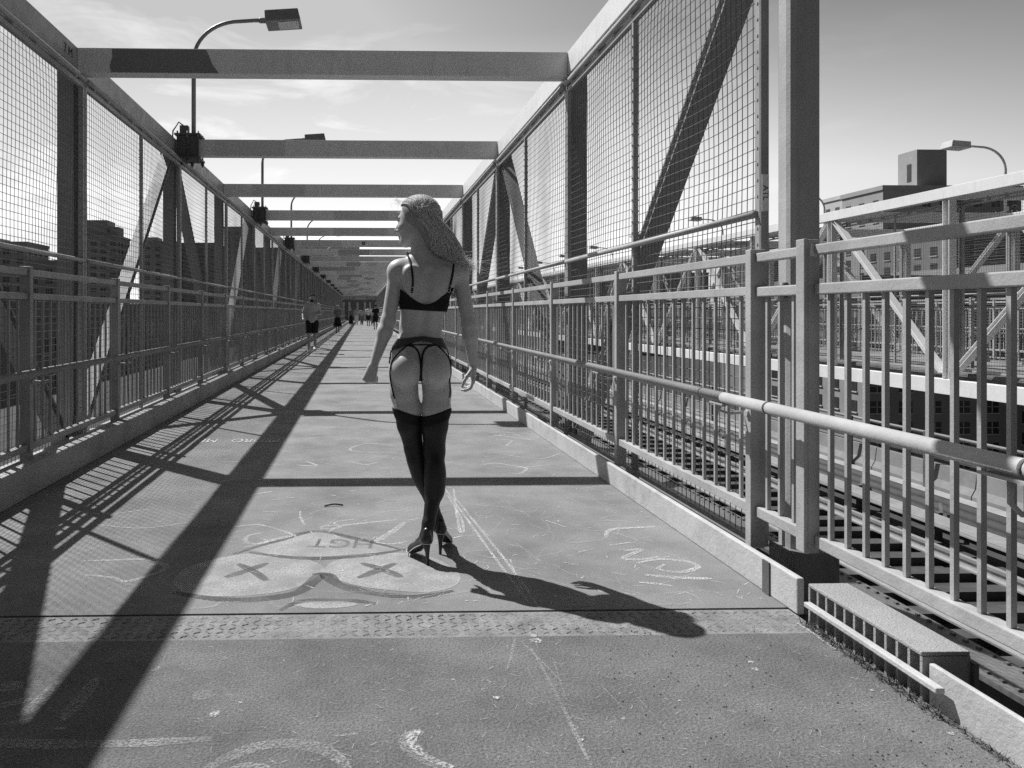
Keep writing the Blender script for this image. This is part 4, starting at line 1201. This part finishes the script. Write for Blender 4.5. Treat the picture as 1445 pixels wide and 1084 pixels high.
def lock(mb, n, r0, wild):
    for _ in range(n):
        sside = NEAR if hr_.random() < 0.68 else -NEAR
        # the parting runs from the forehead over the crown; the locks fall from it along the skull
        th = hr_.uniform(-1.05, 2.6)                  # -: forehead, 0: crown, +: back of the head
        lift = hr_.uniform(0.004, 0.013)
        def scalp(th, ph):
            # th along the parting, ph down the side
            x = -math.sin(th)*math.cos(ph); z = math.cos(th)*math.cos(ph); y = math.sin(ph)*sside
            return Vector(HP(-0.020+(0.103+lift)*x, (0.082+lift)*y, 0.024+(0.097+lift)*z))
        drift = hr_.uniform(0.25, 0.6)
        phs = [0.03+hr_.random()*0.25]
        top = 1.0+hr_.random()*0.35
        pts = []
        for q in range(5):
            ph = phs[0]+(top-phs[0])*q/4
            pts.append(scalp(th+(max(1.15, th)-th)*drift*(q/4)**1.3, ph))
        u = hr_.random()**0.9
        end = Vector((0.045+0.170*u, (-0.055 if sside == NEAR else 0.0)+0.035*hr_.random(), 1.525-0.092*u+hr_.gauss(0, 0.010)))
        a = pts[-1]
        out = Vector((0.022+0.018*u, -0.018 if sside == NEAR else 0.012, 0.0))
        m1 = a.lerp(end, 0.38)+out*0.9; m2 = a.lerp(end, 0.72)+out*0.75
        for m_ in (m1, m2): m_ += Vector((hr_.gauss(0, .004), hr_.gauss(0, .005), hr_.gauss(0, .004)))
        tipd = Vector((0.022+0.03*u, -0.004, -0.010+hr_.gauss(0, .010)))*(0.4+hr_.random()*wild)
        pts = smoothpath(pts+[m1, m2, end, end+tipd], 3)
        n_ = len(pts)
        jit = Vector((hr_.gauss(0, .004), hr_.gauss(0, .004), hr_.gauss(0, .004)))*wild
        pts = [p+jit*(i/n_) for i, p in enumerate(pts)]
        mb.tube(pts, [r0*(0.5+0.5*min(1, 4*i/n_))*(1 if i < n_*0.6 else max(0.12, 1-(i-n_*0.6)/(n_*0.4))) for i in range(n_)], 4, caps=False)
mb = MB(); lock(mb, 1500, 0.0013, 0.8); o = mb.build('locks', M['hair'], hair); o.parent = hair; o.matrix_parent_inverse = Matrix()
mb = MB(); lock(mb, 160, 0.0020, 0.5); o = mb.build('locks', M['hair_shade'], hair); o.parent = hair; o.matrix_parent_inverse = Matrix()
mb = MB(); lock(mb, 600, 0.0010, 1.6); o = mb.build('locks', M['hair_light'], hair); o.parent = hair; o.matrix_parent_inverse = Matrix()
mb = MB(); lock(mb, 90, 0.0007, 4.0); o = mb.build('locks', M['hair_light'], hair); o.parent = hair; o.matrix_parent_inverse = Matrix()
mb = MB()
for _ in range(26):            # flyaway strands in front of the face and above the crown
    a = hr_.uniform(-0.8, 0.8)
    root = Vector(HP(0.055+0.03*hr_.random(), 0.06*a, 0.085+0.02*hr_.random()))
    tip = root+f_*hr_.uniform(0.01, 0.06)+Vector((0, hr_.gauss(0, .02), hr_.uniform(-0.05, 0.03)))
    mb.tube(smoothpath([root, root.lerp(tip, 0.5)+Vector((hr_.gauss(0, .01), 0, 0.015)), tip], 4), 0.0005, 3, caps=False)
o = mb.build('locks', M['hair_light'], hair); o.parent = hair; o.matrix_parent_inverse = Matrix()

# ================================================================== other people on the walkway
def passerby(label, x, y, height, facing, pose, clothes, h=0.012, hair='short'):
    """pose: dict of joints in body space (x to the figure's left as seen, y back, z up, 1.75 m tall, looking to -y)"""
    root = thing('person', label, 'person', (x, y, 0))
    k = height/1.75
    J = dict(hipL=(-.09,0,.90), hipR=(.09,0,.90), kneeL=(-.09,-.02,.50), kneeR=(.09,-.02,.50), ankL=(-.09,.02,.09), ankR=(.09,.02,.09),
             shL=(-.17,0,1.42), shR=(.17,0,1.42), elL=(-.22,.02,1.13), elR=(.22,.02,1.13), wrL=(-.22,-.06,.90), wrR=(.22,-.06,.90))
    J.update(pose)
    tor = blend([ell((0,0,.97), (.145,.10,.12)), (ell((0,0,1.12), (.135,.10,.14)), .05), (ell((0,0,1.30), (.165,.11,.15)), .05),
                 (rc(J['shL'], J['shR'], .055, .055), .04), (rc((0,0,1.44), (0,-.01,1.56), .056, .052), .03)], .03)
    def limb(a, b, c, r):
        return blend([rc(J[a], J[b], r[0], r[1]), (rc(J[b], Vector(J[b]).lerp(Vector(J[c]), .3), r[1], r[1]*1.02), .02), (rc(Vector(J[b]).lerp(Vector(J[c]), .3), J[c], r[1]*1.02, r[2]), .02)], .02)
    lg = [limb('hip'+s, 'knee'+s, 'ank'+s, (.085, .052, .036)) for s in 'LR']
    ar = [limb('sh'+s, 'el'+s, 'wr'+s, (.050, .040, .027)) for s in 'LR']
    ft = [blend([rc(J['ank'+s], Vector(J['ank'+s])+Vector((0, -.13, -.055)), .038, .034)], .01) for s in 'LR']
    hd, P_, rot = head_field((0, -.012, 1.645), (0, -1, 0), 1.0)
    hds = []
    for s in 'LR':
        d = (Vector(J['wr'+s])-Vector(J['el'+s])).normalized()
        hds.append(hand(J['wr'+s], d, (1 if s == 'L' else -1, 0, 0), 1, curl=(.5, .6, .5), scale=1.0))
    def all_f(Q):
        d = tor(Q)
        for a in ar: d = smin(d, a(Q), .012)
        d = smin(d, np.minimum(lg[0](Q), lg[1](Q)), .03)
        for a in hds+ft: d = smin(d, a(Q), .01)
        return smin(d, hd(Q), .02)
    lo, hi = (-.42, -.42, -.02), (.42, .42, 1.80)
    ob = [field_obj('body', all_f, lo, hi, h, M['skin_tan'], root)]
    for (nm, m, fn, lo2, hi2) in clothes(tor, ar, lg, ft, J):
        ob.append(field_obj(nm, fn, lo2, hi2, h, m, root))
    rotm = np.array([list(v) for v in (P_(1,0,0)-P_(0,0,0), P_(0,1,0)-P_(0,0,0), P_(0,0,1)-P_(0,0,0))]).T
    if hair == 'short':
        cap = ell(P_(-.018, 0, .030), (.106, .085, .094), rotm); ct = ell(P_(.09, 0, -.02), (.085, .10, .085), rotm)
        fn = lambda Q: np.maximum(np.maximum(cap(Q), -ct(Q)), 1.60-Q[:, 2])
    else:
        cap = blend([ell(P_(-.018, 0, .030), (.106, .088, .096), rotm), (rc((0, .07, 1.62), (0, .085, 1.44), .075, .05), .03)], .03); ct = ell(P_(.09, 0, -.03), (.08, .07, .10), rotm)
        fn = lambda Q: np.maximum(cap(Q), -ct(Q))
    ob.append(field_obj('hair', fn, (-.2, -.2, 1.35), (.2, .25, 1.82), h*0.8, M['hair_dark'], root))
    root.scale = (k, k, k); root.rotation_euler = (0, 0, facing)
    return root
def shirt(tor, ar, low=0.92, sleeve=1.18, off=.018, flare=0.0, shd=None):
    def f(Q):
        z = Q[:, 2]
        d = tor(Q)-off-flare*np.clip(1.1-z, 0, .3)
        for a in ar: d = smin(d, np.maximum(a(Q)-off*0.9, sleeve-z), .02)
        return np.maximum(np.maximum(d, low-z), z-1.485)
    return f
def shorts(lg, tor, low=0.56, top=1.0, off=.03):
    def f(Q):
        z = Q[:, 2]
        d = smin(tor(Q)-.012, np.minimum(lg[0](Q), lg[1](Q))-off, .03)
        return np.maximum(np.maximum(d, low-z), z-top)
    return f
def skirt(low, top, r0, r1):
    def f(Q):
        z = Q[:, 2]; t = np.clip((top-z)/(top-low), 0, 1)
        rr = np.sqrt(Q[:, 0]**2+(Q[:, 1]*1.3)**2)*(1-0.05*np.sin(np.arctan2(Q[:, 1], Q[:, 0])*9)*t)
        return np.maximum(np.maximum(rr-(r0+(r1-r0)*t), low-z), z-top)
    return f
def shoes_f(ft):
    return lambda Q: np.maximum(np.minimum(ft[0](Q), ft[1](Q))-.012, 0.006-Q[:, 2])
BL, BH = (-.42, -.42, -.02), (.42, .42, 1.6)
# jogger coming towards the camera
jog = passerby('bearded jogger in grey t-shirt and black shorts running towards the viewer by the shaded railing', -1.47, 22.6, 1.74, R(4),
    dict(kneeL=(-.10,-.10,.50), ankL=(-.09,.02,.10), kneeR=(.085,-.05,.52), ankR=(.09,.16,.16), elL=(-.26,.06,1.16), wrL=(-.27,-.12,1.02), elR=(.26,.08,1.17), wrR=(.15,-.16,1.15)),
    lambda tor, ar, lg, ft, J: [('t_shirt', M['grey_cloth'], shirt(tor, ar, .90, 1.20, .016, .06), BL, BH),
                                ('shorts', M['black'], shorts(lg, tor, .60), BL, BH), ('shoes', M['white_cloth'], shoes_f(ft), (-.4,-.4,-.02), (.4,.4,.4))], h=0.010)
bd = blend([ell((0,-.075,1.553), (.055,.045,.045)), (ell((0,-.098,1.575), (.032,.014,.006)), .01)], .01)
field_obj('beard', bd, (-.1,-.2,1.48), (.1,0,1.62), .008, M['hair_dark'], jog)
walk = dict(kneeL=(-.08,-.09,.50), ankL=(-.08,-.03,.09), kneeR=(.08,-.02,.49), ankR=(.08,.20,.13))
passerby('pedestrian in grey top, white cap and black wrap skirt walking behind the jogger', -1.40, 44.0, 1.62, R(6), walk,
    lambda tor, ar, lg, ft, J: [('top', M['mid_cloth'], shirt(tor, ar, .95, 1.2, .012), BL, BH), ('skirt', M['black'], skirt(.42, 1.0, .16, .27), BL, BH),
                                ('cap', M['white_cloth'], lambda Q: np.maximum(ell((0,0,1.70), (.10,.12,.075))(Q), 1.68-Q[:, 2]), (-.2,-.2,1.6), (.2,.2,1.82)), ('shoes', M['black'], shoes_f(ft), (-.4,-.4,-.02), (.4,.4,.4))], h=.014)
def casual(top, bot, sk=False, low=.55):
    def c(tor, ar, lg, ft, J):
        a = [('shirt', M[top], shirt(tor, ar, .92, 1.2, .016), BL, BH)]
        a.append(('skirt', M[bot], skirt(.15, 1.0, .15, .24), BL, BH) if sk else ('shorts', M[bot], shorts(lg, tor, low), BL, BH))
        a.append(('shoes', M['mid_cloth'], shoes_f(ft), (-.4,-.4,-.02), (.4,.4,.4))); return a
    return c
passerby('far pedestrian all in black with shorts, walking away beside the woman\'s arm', 0.92, 52.0, 1.74, R(180), walk, casual('black', 'black'), h=.016)
passerby('far pedestrian in white t-shirt and black shorts, just beside one all in black', 0.55, 66.0, 1.76, R(180), walk, casual('white_cloth', 'black'), h=.018)
passerby('far pedestrian in white shirt half hidden behind the one all in black', 0.95, 69.0, 1.72, R(180), walk, casual('white_cloth', 'mid_cloth', low=.2), h=.018)
passerby('far pedestrian in long dark dress near the shaded railing', -1.02, 71.0, 1.66, 0, walk, casual('mid_cloth', 'black', True), h=.018, hair='long')
passerby('far pedestrian in light trousers between dress and grey shirt', -0.52, 74.0, 1.68, 0, walk, casual('grey_cloth', 'white_cloth', low=.15), h=.018)
passerby('far pedestrian in plain grey shirt and dark trousers in the middle of the far group', -0.03, 72.0, 1.62, R(180), walk, casual('grey_cloth', 'mid_cloth', low=.12), h=.018)
# ------------------------------------------------------------------ drawings and marks on the deck
deck = [o for o in bpy.data.objects if o.name.startswith('walkway')]
deck_far = bpy.data.objects['walkway']; deck_near = bpy.data.objects['walkway.001']
ZL = [0.0035]; CNT = [0]
def stroke(mb, pts, w, closed=False, taper=True, n=6):
    CNT[0] += 1; z = ZL[0] = 0.0014+0.00002*(CNT[0] % 97)
    P = [Vector((p[0], p[1], 0)) for p in pts]
    if closed: P = P+[P[0]]
    q = smoothpath(P, n) if len(P) > 2 else P
    vs, fs = [], []
    L_ = len(q)
    for i, p in enumerate(q):
        d = (q[min(i+1, L_-1)]-q[max(i-1, 0)])
        if d.length < 1e-6: d = Vector((1, 0, 0))
        d.normalize(); s = Vector((-d.y, d.x, 0))
        ww = w*(1 if not taper else min(1, 0.45+2.2*min(i, L_-1-i)/L_))*(0.85+0.3*mnoise.noise(p*9))
        vs += [(p.x-s.x*ww/2, p.y-s.y*ww/2, z), (p.x+s.x*ww/2, p.y+s.y*ww/2, z)]
    for i in range(L_-1): fs.append((2*i, 2*i+2, 2*i+3, 2*i+1))
    mb.add(vs, fs)
def patch(mb, pts, n=6):
    CNT[0] += 1; ZL[0] = 0.0014+0.00002*(CNT[0] % 97)
    q = smoothpath([Vector((p[0], p[1], 0)) for p in pts]+[Vector((pts[0][0], pts[0][1], 0))], n)[:-1]
    mb.add([(p.x, p.y, ZL[0]) for p in q], [tuple(range(len(q)))])
G = lambda *pp: [ground(a, b) for a, b in pp]
def fix(o):
    # every mark faces up
    me = o.data
    for p in me.polygons:
        if p.normal.z < 0: p.flip()
    me.update(); return o
# face with crossed eyes
mb = MB()
patch(mb, G((243,822),(262,803),(310,788),(360,781),(410,784),(450,796),(456,808),(420,829),(370,839),(310,842),(262,838)))
patch(mb, G((456,808),(470,793),(520,783),(570,781),(612,788),(640,803),(650,816),(640,828),(606,836),(560,834),(510,828),(474,818)))
patch(mb, G((352,777),(400,762),(448,751),(500,761),(560,776),(510,782),(450,786),(395,784)), n=3)
patch(mb, G((412,854),(440,849),(480,849),(505,853),(480,858),(440,859)))
o = fix(mb.build('graffiti_face', M['spray_pale'], deck_far)); o['label'] = 'pale sprayed face with two crossed eyes and a pointed cap'
mb = MB()
def S_(w, *pp, **k): stroke(mb, G(*pp), w, **k)
S_(.055, (318,815),(350,805),(378,795)); S_(.055, (336,796),(360,808),(376,820))
S_(.055, (505,816),(535,805),(558,795)); S_(.055, (510,795),(540,804),(567,815))
S_(.050, (330,782),(390,764),(445,750),(500,760),(575,778)); S_(.05, (352,780),(410,787),(460,788),(520,784),(572,775))
S_(.070, (245,836),(300,845),(360,846),(420,836),(455,812),(480,826),(530,838),(590,842),(640,834))
S_(.045, (395,862),(420,850),(455,847),(500,848),(530,852)); S_(.03, (440,811),(456,810),(470,815))
fix(mb.build('graffiti_outline', M['spray_dark'], deck_far))
me = text_mesh('HGT', 0.27); me.materials.append(M['spray_dark'])
a = ground(482, 767)
o = link('lettering', me, deck_far); o.location = (a[0], a[1], 0.0038); o.rotation_euler = (0, 0, math.pi-0.10); o.scale = (0.62, 0.75, 1)
# chalk and paint lines beyond the joint
mb = MB()
C_ = [(.030, (345,773),(380,764),(418,755)), (.022, (331,744),(365,741),(400,750),(418,758)), (.022, (372,752),(352,756),(346,764),(360,768),(378,765),(368,760)),
      (.026, (463,752),(480,743),(520,738),(560,734)), (.045, (530,765),(552,752),(572,737)), (.02, (530,766),(552,768),(574,765)), (.018, (478,742),(456,743),(456,747),(480,745),(472,738),(500,733)),
      (.02, (575,735),(590,732)), (.03, (118,792),(160,791),(205,790),(232,798),(228,806),(200,816),(175,821),(155,815),(120,812)),
      (.03, (418,656.5),(436,658),(447,657),(430,651)), (.02, (459,655),(472,656)), (.025, (491,651),(515,656),(533,653)), (.03, (517,650),(530,653)),
      (.02, (560,630),(520,626),(494,634),(510,638),(562,639)), (.016, (430,621),(455,617),(490,616)), (.014, (410,655),(380,656),(330,652),(300,653)),
      (.03, (640,1084),(610,1073),(590,1060),(580,1045),(590,1032)),
      (.022, (691,611),(710,610),(742,613)), (.02, (695,614),(720,617),(760,622)), (.02, (700,620),(722,622),(715,629),(735,627)), (.018, (690,617),(720,613),(740,617)),
      (.024, (678,657),(698,654),(720,657),(742,661),(736,668),(722,669)), (.016, (700,659),(740,660),(768,657)),
      (.030, (855,760),(862,748),(900,745),(925,744)), (.028, (880,778),(905,776),(880,788),(905,790),(930,786)), (.030, (900,795),(930,790),(970,793),(985,801),(960,808),(930,804),(938,797)), (.035, (910,812),(960,816),(1005,817)), (.02, (900,822),(930,825),(950,828)),
      (.03, (860,770),(890,766)), (.018, (640,690),(648,745),(655,752)), (.016, (632,700),(650,730),(655,752)), (.014, (628,690),(700,790),(745,850)), (.014, (640,700),(720,800),(760,858)), (.012, (652,720),(690,757)),
      (.012, (600,735),(640,748)), (.014, (720,790),(735,830)), (.02, (350,700),(372,696),(386,694)), (.03, (380,706),(395,705)), (.03, (404,702),(415,703)), (.035, (465,699),(474,700)),
      (.014, (424,722),(424,730),(430,742)), (.012, (370,723),(400,722)), (.016, (110,722),(150,726),(220,718)), (.014, (130,740),(200,746),(270,737)), (.014, (60,700),(120,690),(160,694)), (.02, (300,684),(340,676),(380,679)),
      (.02, (820,690),(850,686)), (.02, (640,575),(680,572),(720,574)), (.016, (470,590),(520,586),(560,588)), (.016, (430,560),(500,556),(560,558)), (.014, (420,600),(480,604),(540,600)), (.016, (700,640),(760,648),(790,640)),
      (.03, (640,760),(652,757)), (.02, (770,735),(800,745)), (.012, (1125,880),(1150,896),(1178,917))]
for c in C_: stroke(mb, G(*c[1:]), c[0]*1.2)
rr = random.Random(5)
for _ in range(420):
    a = ground(rr.uniform(380, 1080), rr.uniform(560, 856)); w = rr.uniform(.008, .022)
    stroke(mb, [a, (a[0]+rr.uniform(-.05, .05), a[1]+rr.uniform(-.05, .05))], w)
o = fix(mb.build('chalk_scribble', M['chalk'], deck_far)); o['label'] = 'white chalk scribbles and scratches on the deck'
mb = MB()
for _ in range(320):
    px, py = rr.uniform(150, 980), 441+rr.uniform(60, 415)
    a = ground(px, py)
    if not (KL+0.2 < a[0] < KR-0.15): continue
    pts = [a]; th_ = rr.uniform(0, 6.28)
    for i in range(rr.randint(2, 5)):
        th_ += rr.gauss(0, 0.8); L_ = rr.uniform(.04, .16)
        b = (pts[-1][0]+math.cos(th_)*L_, pts[-1][1]+math.sin(th_)*L_)
        pts.append((min(max(b[0], KL+.1), KR-.1), max(b[1], JOINT+.05)))
    stroke(mb, pts, rr.uniform(.006, .022), n=4)
fix(mb.build('chalk_scribble', M['chalk_faint'], deck_far))
me = text_mesh('PEDRO   ME', 0.30); me.materials.append(M['stencil'])
a = ground(338, 622)
o = link('lettering', me, deck_far); o.location = (a[0], a[1], 0.0038); o.rotation_euler = (0, 0, math.pi); o.scale = (0.48, 0.9, 1)
mb = MB()
for row, (py, xs) in enumerate(((634, range(282, 395, 9)), (640, range(285, 390, 10)), (647, range(290, 380, 11)))):
    for px in xs:
        for _ in range(2):
            b = ground(px+rr.uniform(-3, 3), py+rr.uniform(-2, 2)); stroke(mb, [b, (b[0]+rr.uniform(-.07, .07), b[1]+rr.uniform(-.10, .10))], .022)
fix(mb.build('lettering', M['chalk_faint'], deck_far))
# in front of the joint
mb = MB()
for c in [(.05, (-60,1047),(20,1050),(100,1051),(200,1049),(300,1043)), (.055, (270,1100),(310,1075),(360,1055),(410,1050),(455,1058),(485,1078),(490,1095)), (.05, (320,1092),(350,1084),(385,1090)),
          (.055, (26,1012),(55,992),(84,962)), (.055, (88,1018),(112,990),(138,957)), (.045, (0,967),(24,966),(20,972),(-10,974)), (.045, (-10,1000),(20,992),(45,988)), (.04, (0,1022),(30,1020),(48,1014)),
          (.05, (640,1092),(600,1073),(578,1058),(576,1042),(596,1032)), (.05, (78,1028),(92,1030)), (.07, (272,985),(290,980),(298,976)), (.045, (320,981),(335,984)),
          (.012, (727,900),(722,925),(716,945)), (.012, (735,905),(770,940),(790,960)), (.012, (757,893),(757,912)), (.014, (750,915),(790,990),(835,1084)), (.012, (780,930),(800,990)), (.010, (840,960),(880,1000)), (.010, (900,985),(940,1030)),
          (.03, (296,1010),(306,1009)), (.02, (212,947),(222,945),(226,940)), (.03, (470,1040),(505,1036))]:
    stroke(mb, G(*c[1:]), c[0])
for _ in range(420):
    a = ground(rr.uniform(250, 1250), rr.uniform(905, 1080)); w = rr.uniform(.004, .014)
    stroke(mb, [a, (a[0]+rr.uniform(-.03, .03), a[1]+rr.uniform(-.03, .03))], w)
o = fix(mb.build('chalk_scribble', M['chalk_old'], deck_near)); o['label'] = 'worn broad spray lines on the deck in front of the joint'
mb = MB()
for (px, py, r) in ((756,905,.022),(752,898,.012),(1342,1036,.010),(302,1009,.022),(340,992,.008),(1060,935,.010),(1066,945,.012),(1230,975,.006),(960,990,.006),(820,1045,.008),(880,1015,.007),(640,960,.007),(700,985,.01)):
    c = ground(px, py); patch(mb, [(c[0]+r*math.cos(a)*rr.uniform(.6, 1.3), c[1]+r*math.sin(a)*rr.uniform(.6, 1.3)) for a in np.linspace(0, 6.0, 8)], n=3)
fix(mb.build('paint_spot', M['chalk'], deck_near))
# litter
a, b = ground(458, 715.5), ground(484, 714)
tag(MB().tube(smoothpath([(a[0], a[1], .006), ((a[0]+b[0])/2, (a[1]+b[1])/2+.01, .012), (b[0], b[1], .006)], 5), 0.005, 6).build('twig', M['twig']), 'short dark twig lying on the deck above the sprayed cap', 'twig')
mb = MB(); wr_ = random.Random(9)
for _ in range(420):
    y = wr_.uniform(2.2, 2.92); x = KR-wr_.uniform(0.0, 0.035)
    L_ = wr_.uniform(.015, .05); d = Vector((wr_.gauss(-.3, .6), wr_.gauss(0, .8), wr_.uniform(.15, .8))).normalized()*L_
    s = Vector((d.y, -d.x, 0)).normalized()*0.0022; p = Vector((x, y, 0.0005))
    mb.add([p-s, p+s, p+d], [(0, 1, 2)])
for _ in range(260):
    y = wr_.uniform(1.6, 2.2); x = KR+0.01-wr_.uniform(0.0, 0.03)
    L_ = wr_.uniform(.01, .035); d = Vector((wr_.gauss(-.3, .6), wr_.gauss(0, .8), wr_.uniform(.1, .7))).normalized()*L_
    s = Vector((d.y, -d.x, 0)).normalized()*0.0022; p = Vector((x, y, 0.0005))
    mb.add([p-s, p+s, p+d], [(0, 1, 2)])
tag(mb.build('weeds', M['weed']), 'thin dry weeds and grit along the foot of the drain box', 'weeds', kind='stuff')
mb = MB()
for _ in range(240):
    a = ground(wr_.uniform(860, 1400), wr_.uniform(890, 1084)); r = wr_.uniform(.0015, .005)
    if a[0] > KR-.02: continue
    k_ = r*wr_.uniform(.5, 1)
    mb.add([(a[0]-r, a[1], 0), (a[0], a[1]-k_, 0), (a[0]+k_, a[1], 0), (a[0], a[1]+r, 0), (a[0], a[1], r)], [(0,1,4),(1,2,4),(2,3,4),(3,0,4)])
tag(mb.build('grit', M['twig']), 'scattered dark grit on the near deck', 'grit', kind='stuff')
